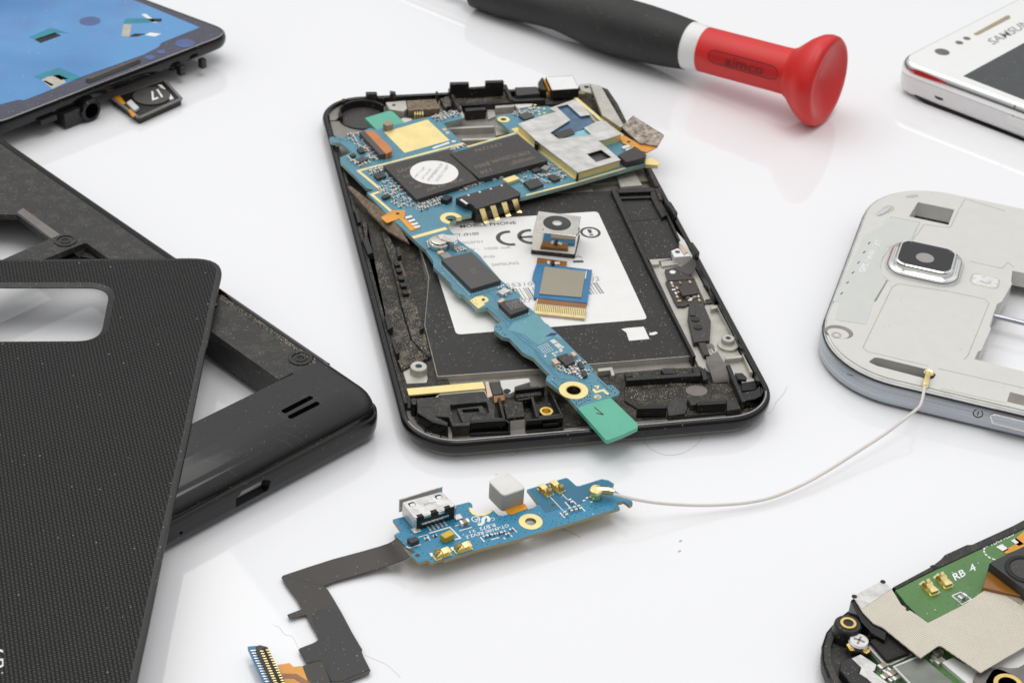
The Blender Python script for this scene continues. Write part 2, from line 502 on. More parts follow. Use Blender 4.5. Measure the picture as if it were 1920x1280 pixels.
def pcb(name, col, light, via=0.0, via_size=.8, rough=.33, trace=.22):
    k = NT(name); b = k.b
    nz = k.noise(5, 3)
    c = k.mix(k.ramp(nz, .3, .7), tuple(x * .92 for x in col[:3]) + (1,), tuple(x * 1.08 for x in col[:3]) + (1,))
    # buried copper runs show as slightly lighter bands
    br = k.n('TexBrick'); br.offset = .37
    br.inputs['Scale'].default_value = 1.0; br.inputs['Mortar Size'].default_value = .07; br.inputs['Brick Width'].default_value = 2.3
    br.inputs['Row Height'].default_value = .55; br.inputs['Mortar Smooth'].default_value = .2
    k.l(k.coord(.8, .8, .8, .55), br.inputs['Vector'])
    c = k.mix(k.math('MULTIPLY', br.outputs['Fac'], trace), c, light)
    if via:
        v = k.n('TexVoronoi', feature='F1'); v.inputs['Scale'].default_value = 1.0; v.inputs['Randomness'].default_value = .25
        k.l(k.coord(1 / via_size, 1 / via_size, .001, .5), v.inputs['Vector'])
        dot = k.math('LESS_THAN', v.outputs['Distance'], .17)
        c = k.mix(k.math('MULTIPLY', dot, via), c, (.012, .05, .10, 1))
    sp = k.specks(.5, .06, .3)
    c = k.mix(sp, c, (.5, .55, .55, 1))
    k.l(c, b.inputs['Base Color'])
    b.inputs['Roughness'].default_value = rough
    b.inputs['Coat Weight'].default_value = .15
    k.bump(br.outputs['Fac'], .15, .02)
    return k.m
m_pcb = pcb('blue solder mask', (.075, .235, .315, 1), (.14, .33, .40, 1), .25, .9)
m_pcbp = pcb('pale blue copper field', (.115, .315, .365, 1), (.13, .34, .39, 1), 0)
m_pcbe = mat('board edge', (.30, .43, .38, 1), .5, vary=.2, vsize=1.5)
m_pcbd = pcb('deep blue solder mask', (.030, .225, .370, 1), (.05, .26, .41, 1), .9, .80)
m_pcbd2 = pcb('plain blue solder mask', (.015, .14, .235, 1), (.025, .16, .26, 1), 0)
m_pcbg = pcb('green solder mask', (.085, .205, .055, 1), (.10, .23, .065, 1), .25, 1.4)
m_edge2 = mat('tan board edge', (.30, .25, .13, 1), .5)

def woven(name, col, light, sx, sy, rot, strength, depth, rough=.45, spec=.5, warp=0.0):
    k = NT(name); b = k.b
    co = k.coord(1, 1, 1, rot)
    s3 = k.n('SeparateXYZ'); k.l(co, s3.inputs[0])
    fx = k.math('MULTIPLY', s3.outputs[0], 2 * math.pi / sx); fy = k.math('MULTIPLY', s3.outputs[1], 2 * math.pi / sy)
    h = k.math('MULTIPLY', k.math('SINE', fx), k.math('SINE', fy))
    h2 = k.ramp(h, -.45, .45)
    nz = k.noise(6, 3)
    c = k.mix(h2, col, light)
    c = k.mix(k.ramp(nz, .35, .75, 0, .25), c, col)
    g = k.math('MAXIMUM', k.specks(1.1, .07, .14), k.specks(.6, .03, .2))
    c = k.mix(g, c, (.45, .43, .40, 1))
    k.l(c, b.inputs['Base Color'])
    b.inputs['Roughness'].default_value = rough
    b.inputs['Specular IOR Level'].default_value = spec
    if warp: h2 = k.math('ADD', h2, k.math('MULTIPLY', k.noise(3.5, 2), warp))
    k.bump(h2, strength, depth)
    return k.m
m_weave = woven('textured black shell', (.005, .005, .0045, 1), (.026, .025, .023, 1), 1.20, .90, -.10, 1.0, .28, .32, .35)  # ridge highlights put into the colour, paler on the ridges
m_cloth = woven('conductive fabric', (.46, .40, .30, 1), (.80, .76, .67, 1), .40, .46, .5, .6, .05, .36, .5, 14.0)  # fabric weave, contrast raised to put glints into its colour
m_cloth2 = woven('conductive pad', (.25, .22, .16, 1), (.42, .38, .30, 1), .5, .22, .1, .6, .04, .5)
m_logo_hilite = mat('dark chrome logo and highlight', (.42, .41, .40, 1), .16, 1.0)  # dark chrome for the logo and the added bezel highlight strips
def film(name):
    """blue protective film over the display opening: pale to deeper blue wear, own pattern"""
    k = NT(name); b = k.b
    n1 = k.noise(34, 2); n2 = k.noise(13, 2)
    c = k.mix(k.ramp(n1, .35, .65), (.035, .165, .43, 1), (.095, .29, .57, 1))
    c = k.mix(k.ramp(n2, .55, .75, 0, .5), c, (.11, .19, .43, 1))
    g = k.specks(1.0, .25, .14)
    c = k.mix(g, c, (.5, .6, .75, 1))
    k.l(c, b.inputs['Base Color']); b.inputs['Roughness'].default_value = .16
    return k.m
m_film = film('blue film')
m_bezel = mat('grey violet bezel glass', (.045, .045, .075, 1), .12, dust=.1, dcol=(.3, .32, .42, 1))
# ------------------------------------------------------------------ the setting
tb = Geo().prism([(-1200, -900), (1200, -900), (1200, 1500), (-1200, 1500)], -12, 0)
single('tabletop', tb, m_table, 'glossy white tabletop under all the phone parts', 'tabletop', (0, 0, 0), kind='structure')
def cut(o, geo, base):
    """real openings: subtract geo from a part and keep the result"""
    me = geo.mesh('cutter', [o.data.materials[0]], base)
    c = bpy.data.objects.new('cutter', me); COL.objects.link(c)
    c.matrix_world = Matrix.Translation(Vector(base) * S)
    b = o.modifiers.new('cut', 'BOOLEAN'); b.object = c; b.operation = 'DIFFERENCE'; b.solver = 'EXACT'
    bpy.context.view_layer.update()
    dg = bpy.context.evaluated_depsgraph_get()
    new = bpy.data.meshes.new_from_object(o.evaluated_get(dg))
    o.modifiers.clear(); new.name = o.data.name; o.data = new
    bpy.data.objects.remove(c)
    new.polygons.foreach_set('use_smooth', [True] * len(new.polygons)); new.set_sharp_from_angle(angle=R_(32))

# ------------------------------------------------------------------ black back frame of a phone, lying face down on the left
a_ = R_(-57.0); e1 = Vector((math.cos(a_), math.sin(a_))); e2 = Vector((-e1.y, e1.x))
def le(p, z):
    q = Vector(U(p, z)); return q.dot(e1), q.dot(e2)
def lw(s, t): return tuple(e1 * s + e2 * t)
X1, Y1 = -8.5, 3.1; X0, Y0 = X1 - 125.3, Y1 - 66.1
mc = lw((X0 + X1) / 2, (Y0 + Y1) / 2)
fr = Thing('back_frame', 'black phone back frame with a large battery opening lying under the textured cover', 'phone frame', (mc[0], mc[1], 0))
def fo(d, r=4.4): return rr(mc[0], mc[1], 125.3, 66.1, r, a_, d, 12)
g = Geo(); g.loft([(fo(1.9), 6.6), (fo(2.0), 1.2), (fo(1.9), .1), (fo(1.1), .1), (fo(.45), .8), (fo(.1), 2.4), (fo(0), 4.2), (fo(.12), 5.0), (fo(.5), 5.3), (fo(1.9), 5.3)], False, False)
wall = fr.part('side_wall', g, m_gloss)
step = le(K(565, 480)[0], 8.4)[0]; inner = le(K(400, 362)[0], 7.4)[1]; strut = le(J(560, 885)[0], 7.4)[0]
op2 = [lw(step + .1, inner), lw(strut, inner), lw(strut, Y0 + 8), lw(step + .1, Y0 + 8)]
op1 = W(J((-330, 640), (125, 642), (370, 825), (30, 975), (-330, 1130)), 7.4)
# plate stops at the hump
def plate(d, s1):
    r = 7.0 - d
    return [lw(s1, Y0 + d), lw(s1, Y1 - d)] + [lw(X0 + d + r - r * math.sin(R_(t)), Y1 - d - r + r * math.cos(R_(t))) for t in range(0, 91, 10)] + \
           [lw(X0 + d + r - r * math.cos(R_(t)), Y0 + d + r - r * math.sin(R_(t))) for t in range(0, 91, 10)]
sg = [lw(step, Y1 - .2), lw(step, Y1 - 1.7)]
def lipo(d):
    r = 7.0 - d
    return ([lw(step, Y0 + d)] + [lw(X0 + d + r - r * math.cos(R_(t)), Y0 + d + r - r * math.sin(R_(t))) for t in range(90, -1, -10)] +
            [lw(X0 + d + r - r * math.sin(R_(90 - t)), Y1 - d - r + r * math.cos(R_(90 - t))) for t in range(0, 91, 10)] + [lw(step, Y1 - d)])
g = Geo()
secs_ = [(lipo(d), z) for d, z in ((.1, 4.8), (.15, 6.2), (.45, 7.3), (.85, 7.6), (1.15, 7.5), (1.75, 6.8))]
for (pa, za), (pb, zb_) in zip(secs_, secs_[1:]):
    n_ = len(pa); g.add([(*p, za) for p in pa] + [(*p, zb_) for p in pb], [(i, i + 1, i + 1 + n_, i + n_) for i in range(n_ - 1)])
fr.part('rim_ridge', g, m_gloss)
g = Geo().prism(plate(1.75, step), 6.0, 7.2, [op1, rnd(op2, .6)])
pl = fr.part('frame_plate', g, m_black2)
g = Geo()                                             # deep inner wall of the battery opening
g.prism([lw(step, inner), lw(strut, inner), lw(strut, inner + .9), lw(step, inner + .9)], 1.4, 6.0)
fr.part('battery_wall', g, m_black)
def hump(d, z):
    e = .55 + (d - .55) * .5 if d > .55 else d           # rounder at the end than along the sides
    r, q = 4.4 - .3 * d, 4.4 - .3 * e
    return ([lw(step, Y1 - e), lw(step, Y0 + e)] + [lw(X1 - d - r + r * math.sin(R_(t)), Y0 + e + q - q * math.cos(R_(t))) for t in range(0, 91, 9)] +
            [lw(X1 - d - r + r * math.cos(R_(t)), Y1 - e - q + q * math.sin(R_(t))) for t in range(0, 91, 9)], z)
g = Geo(); g.loft([hump(1.9, 2.0), hump(.45, 5.4), hump(.55, 6.0), hump(.85, 6.7), hump(1.35, 7.35), hump(2.1, 7.9), hump(3.1, 8.35), hump(4.3, 8.67), hump(5.6, 8.84), hump(7.2, 8.9)])
hp = fr.part('glossy_end_hump', g, m_pgloss)
g = Geo()
for q in (K((560, 612), (690, 545), (708, 552), (705, 560), (580, 627), (562, 622)), K((590, 637), (722, 570), (738, 577), (734, 586), (608, 650), (592, 648))):
    g.prism(rnd(W(q, 8.9), .25), 7.6, 9.4)
usb0, usb1 = le(K(320, 1010)[0], 3.2)[1], le(K(482, 925)[0], 3.2)[1]
ub = Geo(); sec = [(usb0, 1.9), (usb0, 3.7), (usb0 + 1.2, 4.6), (usb1 - 1.2, 4.6), (usb1, 3.7), (usb1 - .6, 1.9)]
vs = [(*lw(X1 + 2, t), z) for t, z in sec] + [(*lw(step - 2, t), z) for t, z in sec]
ub.add(vs, [tuple(range(6)), tuple(reversed(range(6, 12)))] + [(i, (i + 1) % 6, (i + 1) % 6 + 6, i + 6) for i in range(6)])
hole = Geo().lathe([(-3, .32), (3, .32)], (*U(K(85, 1172)[0], 2.6), 2.8), (e1.x, e1.y, 0), 14)
cut(wall, Geo().add(ub.v, ub.f).add(hole.v, hole.f), fr.base)
cut(hp, g, fr.base)
hv = Geo().prism([lw(step - 3, Y0 + 2.2), lw(X1 - 2.6, Y0 + 2.2), lw(X1 - 2.6, Y1 - 2.2), lw(step - 3, Y1 - 2.2)], -1, 6.6)
cut(hp, hv, fr.base)
cut(hp, ub, fr.base)
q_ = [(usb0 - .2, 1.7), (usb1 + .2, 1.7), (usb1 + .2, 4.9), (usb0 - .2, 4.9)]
fr.part('lit_table_plate', Geo().add([(*lw(X1 - d, t), z) for d in (1.95, 2.5) for t, z in q_], [(0, 1, 2, 3), (7, 6, 5, 4), (0, 4, 5, 1), (1, 5, 6, 2), (2, 6, 7, 3), (3, 7, 4, 0)]), m_paper)  # added white plate behind the cutout, stands in for lit table beyond
def screw_seat(th, c, z, s=1.0, parent=None):
    p, h = ringband(c, 1.55 * s, 2.1 * s, 30); r = Geo().prism(p, z - .02, z + .22, h)
    p, h = ringband(c, .62 * s, 1.02 * s, 24); r.prism(p, z - .02, z + .16, h)
    o = th.part('screw_seat', r, m_black, .06, parent)
    th.part('screw_hole', Geo().prism(circ(c, .6 * s, 20), z - .02, z + .03), m_hole, 0, o)
screw_seat(fr, U(J(490, 846)[0], 7.2), 7.2)
screw_seat(fr, U(K(648, 374)[0], 7.2), 7.2)
g = Geo().px(J((130, 632), (172, 600), (452, 800), (385, 828)), 7.19, 7.25)
fr.part('foam_strip', g, m_tape)
g = Geo().px(J((395, 962), (520, 905), (590, 965), (700, 1000), (395, 1010)), 4.2, 5.0)
g.px(J((600, 960), (645, 905), (740, 985)), 4.2, 5.6)
fr.part('clip_block', g, m_black, .1)
g = Geo().px(K((282, 78), (740, 388), (715, 418), (690, 405), (640, 345), (275, 100)), 7.19, 7.23)
fr.part('grit_line', g, m_dusty)
g = Geo().px(K((555, 470), (612, 440), (622, 452), (690, 420), (685, 405), (610, 432), (552, 462)), 7.19, 7.5)
fr.part('catch_rail', g, m_black, .08)

# ------------------------------------------------------------------ textured battery cover on top of it
ZC = 9.55
o0 = W(L((0, 38), (660, 33), (632, 160), (608, 288), (602, 304), (556, 540), (480, 890), (440, 1092), (400, 1280)), ZC)
o0 += [(-48.6, -63.0), (-113.0, -57.0), (-99.0, 63.5)]
rl = [.6] * len(o0); rl[1] = 6.0; rl[-2] = rl[-3] = 5.0
if area2(o0) < 0: rl = rl[::-1]
o0 = rnd(o0, rl, 8)
ch = W(L((-110, 118), (323, 118), (292, 274), (-110, 276)), ZC)
ch = rnd(ch, 4.2, 8)
cv = Thing('battery_cover', 'black textured battery cover with a camera opening, lying across the black frame', 'phone cover', (*centre(o0), 8.9))
g = Geo(); big = off(ch, -1.1)
g.prism(off(o0, 1.0), 8.95, ZC, [big])
shell = cv.part('cover_shell', g, m_weave)
g = Geo(); g.loft([(off(o0, 1.0), ZC), (off(o0, .35), ZC - .08), (off(o0, .06), ZC - .26), (o0, ZC - .55), (off(o0, .5), ZC - .6)], False, False)
cv.part('cover_edge', g, mat('smooth shell edge', (.020, .0195, .018, 1), .42, dust=.05, dcol=(.35, .33, .3, 1)))
n = Geo().loft([(big, ZC), (off(ch, -.5), ZC - .22), (ch, ZC - .42), (ch, ZC - .6)], False, False)
cv.part('camera_opening_rim', n, m_black)
c3 = [(*U(p, ZC + .03), ZC + .03) for p in L((-190, 1238), (10, 1234), (-188, 1184))]
cv.part('logo_lettering', text_geo('SAMSUNG', *c3, bold=-.005), m_logo_hilite)
g = Geo().prism(circ(U(L(629, 172)[0], 9.3), .45, 16), 8.7, 9.3)
cv.part('snap_tab', g, m_black, .1)

# ------------------------------------------------------------------ phone front with blue film, upper left
ZB = 7.0
bo = W(I((1815, 268), (255, 930), (-110, 1080), (-1900, 320), (-700, -620)), ZB)
bp = bo[:1] + [W(I((262, 930)), ZB)[0], W(I((-40, 985)), ZB)[0]]
cor = W(I((1885, 258), (-60, 1010)), ZB)
d1 = Vector(U(I(1180, 0)[0], ZB)) - Vector(U(I(1780, 222)[0], ZB)); d1.normalize()
far = [tuple(Vector(cor[1]) + d1 * 110), tuple(Vector(cor[0]) + d1 * 110)]
bo = rnd([cor[0], cor[1], far[0], far[1]], 5.2, 8)
ph = Thing('phone_front', 'phone front panel with blue film on its screen, raised on its own parts', 'phone', (*centre(bo), 0))
g = Geo().loft([(off(bo, 1.6), 3.9), (off(bo, .5), 4.1), (off(bo, .05), 5.0), (bo, 6.2), (off(bo, .25), 6.9), (off(bo, .55), 7.06), (off(bo, .8), 7.0), (off(bo, .85), 6.7)], True, False)
bz_ = ph.part('bezel', g, m_gloss)
ph.part('bezel_highlight', Geo().prism(off(bo, .42), ZB - .1, ZB + .08, [off(bo, .68)]), m_logo_hilite, 0, bz_)  # added bright strip, imitates the highlight along the bezel edge
g = Geo().prism(off(bo, .85), 6.2, ZB - .03)
gl = ph.part('bezel_glass', g, m_bezel)
fp = W(I((-160, 880), (150, 800), (190, 806), (330, 752), (430, 712), (660, 614), (1150, 440), (1270, 378), (1292, 345), (1600, 222), (1140, 30)), ZB)
fp.append(tuple(Vector(fp[-1]) + d1 * 85)); fp.append(tuple(Vector(fp[0]) + d1 * 105))
g = Geo().prism(fp, ZB - .03, ZB + .02)
fm = ph.part('screen_film', g, m_film, 0, gl)
m_tl = mat('teal tape', (.01, .22, .30, 1), .3); m_bg = mat('beige pad', (.46, .43, .36, 1), .5); m_vi = mat('violet tint', (.06, .105, .27, 1), .15)
for nm, q, mm in (('teal_tape', ((232, 300), (405, 222), (548, 268), (470, 262), (300, 318)), m_tl), ('dark_slot', ((275, 318), (440, 262), (490, 285), (325, 345)), m_hole),
                  ('teal_tape', ((985, 188), (1008, 150), (1180, 148), (1205, 182)), m_tl), ('beige_pad', ((988, 196), (1052, 198), (1036, 296), (972, 290)), m_bg),
                  ('dark_slot', ((1030, 296), (1075, 270), (1165, 272), (1100, 294)), m_hole), ('dark_slot', ((1170, 152), (1295, 150), (1290, 175), (1220, 178)), m_hole),
                  ('teal_tape', ((268, 612), (470, 540), (652, 622), (530, 655), (480, 600), (390, 610), (330, 640)), m_tl), ('beige_pad', ((330, 640), (390, 612), (480, 602), (528, 658), (420, 714)), m_bg),
                  ('dark_slot', ((420, 606), (470, 598), (545, 632), (490, 642)), m_hole), ('dark_slot', ((345, 650), (365, 645), (430, 680), (410, 690)), m_hole),
                  ('white_glint', ((1130, 118), (1165, 112), (1260, 182), (1225, 182)), m_white), ('white_glint', ((1160, 282), (1200, 262), (1290, 272), (1240, 294)), m_white)):  # the white patches are glints painted onto the film
    ph.part(nm, Geo().px(I(*q), ZB + .02, ZB + .05), mm, 0, gl)
for q, r, mm in (((720, 172), 2.4, m_vi), ((1480, 350), 2.2, m_vi), ((1200, 462), 1.15, m_vi), ((1290, 418), 1.0, m_vi)):
    ph.part('sensor_window', Geo().prism(circ(U(I(q)[0], ZB), r, 28), ZB - .03, ZB + .045), mm, 0, gl)
q = W(I((684, 640), (1072, 480), (1130, 484), (1122, 508), (722, 668), (684, 664)), ZB)
ep = ph.part('earpiece_slot', Geo().prism(rnd(q, .4), ZB - .1, ZB + .06), m_hole, .03)
q = W(I((696, 634), (1076, 480), (1106, 482), (728, 634)), ZB)
ph.part('earpiece_mesh', Geo().prism(rnd(q, .3), ZB - .1, ZB + .09), mat('dark tan mesh', (.10, .075, .05, 1), .5, grain=.8, gsize=.3), 0, ep)
fd = Vector((cor[1][0] - cor[0][0], cor[1][1] - cor[0][1], 0)).normalized(); fn = Vector((-fd.y, fd.x, 0))
if fn.y > 0: fn = -fn
body = [tuple(Vector(p) + Vector(d1) * 14) for p in cor] + far
ph.part('under_body', Geo().prism(off(body, 4), .6, 4.0), m_black, .3)
jc = U(I(735, 885)[0], 2.75)
g = Geo().lathe([(-9, 2.6), (-.3, 2.6), (0, 2.35), (0, 1.75), (-5, 1.7)], (jc[0], jc[1], 2.65), fn, 28)
ph.part('headphone_jack', g, m_gloss)
bx = U(I(580, 940)[0], 2.0)
ph.part('jack_bracket', Geo().box(tuple(Vector(bx) + Vector(d1) * 2), 4.6, 5.5, .6, 3.9, math.atan2(fd.y, fd.x)), m_black, .2)
for q, w in (((1470, 575), 1.5), ((1640, 520), 1.3), ((400, 985), 4.2), ((1420, 555), 3.0)):
    c = U(I(q)[0], 3.0)
    ph.part('clip_tab', Geo().box(tuple(Vector(c) + Vector(d1) * .8), w, 1.4, 2.1 if w < 2 else 3.0, 4.2, math.atan2(fd.y, fd.x)), m_black, .15)

# ------------------------------------------------------------------ loose earpiece module beside it
ZE = 1.8
q = W(P2((300, 660), (1355, 308), (1705, 685), (860, 1065)), ZE)
er = Thing('earpiece_module', 'small black earpiece module numbered 17 lying under the blue phone front', 'earpiece', (*centre(q), 0.0))
g = Geo().prism(rnd(q, .3), .1, ZE - .3)
bd = er.part('housing', g, m_black, .08)
g = Geo()
for k in range(4):
    g.prism(path_band([q[k], q[(k + 1) % 4]], .7), ZE - .35, ZE)
er.part('housing_rim', g, m_tape, .08)
c = U(P2(1110, 640)[0], ZE)
er.part('driver_disc', Geo().prism(circ(c, 4.1, 36), ZE - .35, ZE + .12), m_chipg, .1)
t3 = [(*U(p, ZE + .14), ZE + .14) for p in P2((1325, 640), (1075, 745), (1165, 520))]
t3 = [(*U(p, ZE + .14), ZE + .14) for p in P2((1240, 500), (1020, 575), (1345, 660))]
er.part('number_print', text_geo('17', *t3, bold=.02), m_silk)
er.part('solder_pad', Geo().px(P2((340, 650), (470, 630), (600, 790), (520, 810)), ZE - .32, ZE + .02), m_orange, .05)
er.part('solder_pad', Geo().px(P2((640, 930), (700, 905), (800, 1020), (730, 1050)), ZE - .32, ZE + .02), m_orange, .05)
er.part('contact_block', Geo().px(P2((605, 770), (700, 705), (865, 870), (770, 935)), ZE - .32, ZE + .35, .3), m_cream2, .1)
er.part('glue_patch', Geo().px(P2((1235, 420), (1310, 415), (1395, 510), (1345, 515)), ZE - .3, ZE + .03), m_white)
er.part('glue_patch', Geo().px(P2((1430, 605), (1485, 600), (1555, 695), (1480, 715)), ZE - .3, ZE + .03), m_white)

# ------------------------------------------------------------------ screwdriver
def axz(px, z): return Vector((*U(px, z), z))
P0 = axz(N(1700, 402)[0], 10.4); P1 = axz(N(1100, 243)[0], 8.6)
ax = (P1 - P0).normalized()
def s_of(px):
    """length along the axis under a pixel"""
    d = ray(*px).normalized(); w = CAM - P0; b = ax.dot(d)
    return (ax.dot(w) - b * d.dot(w)) / (1 - b * b)
sd = Thing('screwdriver', 'screwdriver with black grip and red end cap lying behind the open phone', 'screwdriver', (P0.x, P0.y, 0))
sr = s_of(N(1085, 245)[0]); sw = s_of(N(1020, 225)[0]); sg = s_of(N(330, 60)[0])
g = Geo().lathe([(2.6, 0.01), (2.0, 3.0), (1.0, 6.0), (.25, 8.0), (0, 9.0), (.15, 9.7), (.8, 10.25), (2.0, 10.4), (3.4, 10.1), (5.5, 8.8), (7.3, 7.2), (8.6, 6.0), (9.2, 5.75)], P0, ax, 56)
cap = sd.part('end_cap', g, m_red, sharp=50)
g = Geo().lathe([(7.5, 5.0), (9.0, 5.35), (12, 5.25), (sr - .6, 5.25), (sr, 5.05), (sr, 4.5)], P0, ax, 48)
sh = sd.part('red_sleeve', g, m_red)
g = Geo().lathe([(sr - .5, 4.6), (sr - .45, 5.15), (sr + .3, 5.45), (sw - .2, 5.6), (sw + .5, 5.5)], P0, ax, 48)
sd.part('white_collar', g, m_white)
g = Geo().lathe([(sw, 5.2), (sw + .1, 5.75), (sw + 2, 5.95), (sw + 6, 6.35), (sw + 12, 6.75), (sw + 18, 6.9), (sw + 24, 6.6), (sw + 29, 5.9), (sw + 33, 5.2), (sw + 36, 4.8), (sw + 40, 4.7), (sw + 46, 4.95), (sw + 52, 5.2), (sw + 60, 4.6), (sw + 62, 1.5)], P0, ax, 48)
sd.part('grip', g, m_grip)
sd.part('blade', Geo().lathe([(sw + 60, 1.5), (sw + 110, 1.5), (sw + 118, .5)], P0, ax, 16), m_steel)
# recessed name panel on the sleeve, wrapped to its surface
def wrap(px, r):
    d = ray(*px).normalized(); w = CAM - P0
    dd = d - ax * d.dot(ax); ww = w - ax * w.dot(ax)
    a, b, c = dd.dot(dd), 2 * dd.dot(ww), ww.dot(ww) - r * r
    disc = max(b * b - 4 * a * c, 0)
    return CAM + d * ((-b - math.sqrt(disc)) / (2 * a))
def lerp2(q, u, v): return ((q[0][0] * (1 - u) + q[1][0] * u) * (1 - v) + (q[3][0] * (1 - u) + q[2][0] * u) * v,
                            (q[0][1] * (1 - u) + q[1][1] * u) * (1 - v) + (q[3][1] * (1 - u) + q[2][1] * u) * v)
qd = N((1118, 238), (1450, 328), (1448, 396), (1102, 298))
def ends(v):
    k = 1 - (2 * v - 1) ** 2
    return .09 * (1 - math.sqrt(max(k, 0)))
rows = [[wrap(lerp2(qd, ends(v / 10) + (1 - 2 * ends(v / 10)) * u / 12, v / 10), 5.29) for u in range(13)] for v in range(11)]
pn = Geo(); o = 0
pn.add([p for r in rows for p in r], [(j * 13 + k, j * 13 + k + 1, j * 13 + k + 14, j * 13 + k + 13) for j in range(10) for k in range(12)])
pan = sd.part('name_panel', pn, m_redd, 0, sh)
fr_ = Geo()
loop = [lerp2(qd, ends(0) + (1 - 2 * ends(0)) * t / 12, 0) for t in range(13)] + [lerp2(qd, 1 - ends(t / 10), t / 10) for t in range(1, 11)] + [lerp2(qd, 1 - ends(1) - (1 - 2 * ends(1)) * t / 12, 1) for t in range(1, 13)] + [lerp2(qd, ends(1 - t / 10), 1 - t / 10) for t in range(1, 11)]
fr_.tube([wrap(p, 5.27) for p in loop], .12, 6)
sd.part('panel_border', fr_, m_redk, 0, sh)
tg = text_geo('aimco', (0, 0, 0), (1, 0, 0), (0, 1, 0), bold=.012)
qt = N((1188, 318), (1372, 368), (1382, 322), (1196, 272))
tg.v = [tuple(wrap(lerp2(qt, x, y), 5.38)) for x, y, z in tg.v]
sd.part('name_lettering', tg, m_redk, 0, pan)
g = Geo()
for q in (((1500, 360), (1518, 352), (1534, 300)), ((1496, 408), (1512, 380), (1525, 345)), ((1500, 380), (1530, 360))):
    g.tube([wrap(p, 5.6) for p in N(*q)], .10, 5)
sd.part('grime_mark', g, m_ink, 0, sh)
# ------------------------------------------------------------------ the open phone in the middle
ch_ = Thing('open_phone', 'open black phone chassis with a white label, under the long blue circuit board', 'phone chassis', (33.05, 62.65, 0))
def pr(d, r=9.5): return rr(33.05, 62.65, 66.1, 125.3, r, 0, d, 12)
g = Geo().loft([(pr(1.3), 1.2), (pr(1.2), 3.9), (pr(1.05), 4.0), (pr(.62), 4.0), (pr(.34), 3.9), (pr(.1), 3.62), (pr(0), 3.2), (pr(.03), 2.3), (pr(.5), 1.5), (pr(2.0), .6), (pr(4.5), .1)], False, True)
ch_.part('bezel', g, m_gloss)
chp = ch_.part
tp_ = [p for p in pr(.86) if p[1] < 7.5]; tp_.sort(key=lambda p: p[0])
chp('bezel_highlight', Geo().prism(path_band(tp_, .26), 3.8, 4.06), m_logo_hilite, .03)  # highlight line of the lower bezel edge, added as a bright strip
chp('floor_plate', Geo().prism(pr(1.3), .3, 1.7), m_magd)
def P(name, px, z0, z1, mt, bev=.0, r=0.0, holes=(), parent=None, label=None):
    p = W(px, z1)
    if z1 < 4.2: p = [(min(max(x, 1.35), 64.75), min(max(y, 1.35), 123.9)) for x, y in p]
    return chp(name, Geo().prism(rnd(p, r) if r else p, z0, z1, holes), mt, bev, parent, label)
ZF = 3.0
yt = U((1146, 356), ZF)[1]
bay = [U(CL(690, 540)[0], ZF), U(CL(830, 1010)[0], ZF), U(E(575, 503)[0], ZF), U(E(1480, 438)[0], ZF), U(F(120, 518)[0], ZF), U(F(945, 452)[0], ZF), U(CC(640, 1270)[0], ZF), U((1146, 357), ZF), (12.6, yt)]
bay[0] = (12.4, bay[0][1])
chp('bay_plate', Geo().prism(bay, 1.5, ZF - .08), m_mag, .15)
by = chp('bay_sheet', Geo().prism(off(bay, .12), ZF - .2, ZF), m_foam, .03)
# label in the bay
lb = W([(812, 430), (1098, 397)] + D((795, 82)) + D((1252, 1070)) + D((385, 1155)) + CL((1150, 1105)), ZF + .03)
lb = [lb[0], U(D(790, 82)[0], ZF), U(D(1250, 1075)[0], ZF), U(CL(1150, 1106)[0], ZF)]
lb[0] = tuple(Vector(lb[3]) + (Vector(lb[1]) - Vector(lb[2])))
lab = chp('label_sheet', Geo().prism(rnd(lb, 1.0), ZF - .02, ZF + .04), m_paper, 0, by)
ZT = ZF + .06
def tx(name, s, px, m=m_ink, bold=0.0, parent=None, z=ZT): return chp(name, text_px(s, px, z, bold=bold), m, 0, parent or by)
tx('print_line', 'MOBILE PHONE', EE((105, 425), (818, 382), (98, 398)) if 0 else EE((150, 432), (822, 383), (140, 397)), m_ink, .012)
tx('print_line', 'GT-I9100', EE((60, 540), (372, 515), (52, 505)), m_ink, .01)
tx('print_line', '900GSMH', EE((100, 632), (420, 608), (92, 602)), m_inkl)
tx('print_line', '3.7 V :  1000 mA', EE((150, 712), (760, 676), (142, 682)), m_inkl)
tx('print_line', 'GT-I9100', EE((330, 800), (565, 786), (322, 772)), m_inkl)
tx('print_line', 'SAMSUNG', EE((528, 890), (850, 866), (520, 857)), m_inkl)
tx('serial_print', '55310 8765', EE((700, 1140), (1310, 1105), (690, 1098)), m_inkl)
tx('serial_print', '/2', EE((1735, 1072), (1825, 1062), (1720, 1022)), m_inkl)
tx('serial_print', '27', EE((890, 1325), (1010, 1315), (880, 1285)), m_inkl)
# CE mark and the exclamation circle, drawn as bands
def arc_mark(c, rx, ry, a0, a1, w, geo, ex, ey):
    pts = []
    for k in range(25):
        t = R_(a0 + (a1 - a0) * k / 24)
        pts.append((c[0] + ex[0] * rx * math.cos(t) + ey[0] * ry * math.sin(t), c[1] + ex[1] * rx * math.cos(t) + ey[1] * ry * math.sin(t)))
    geo.prism(path_band(pts, w), ZF + .03, ZT)
ex = (Vector(U(EE(760, 610)[0], ZF)) - Vector(U(EE(30, 660)[0], ZF))).normalized(); ey = Vector((-ex.y, ex.x))
c0 = Vector(U(EE(745, 556)[0], ZF)); rC = (Vector(U(EE(600, 556)[0], ZF)) - c0).length
g = Geo(); arc_mark(c0, rC, rC, 78, 282, .85, g, ex, ey)
c1 = Vector(U(EE(1000, 538)[0], ZF)); arc_mark(c1, rC, rC, 78, 282, .85, g, ex, ey)
g.prism(path_band([tuple(c1 - ex * rC), tuple(c1 + ex * .2)], .7), ZF + .03, ZT)
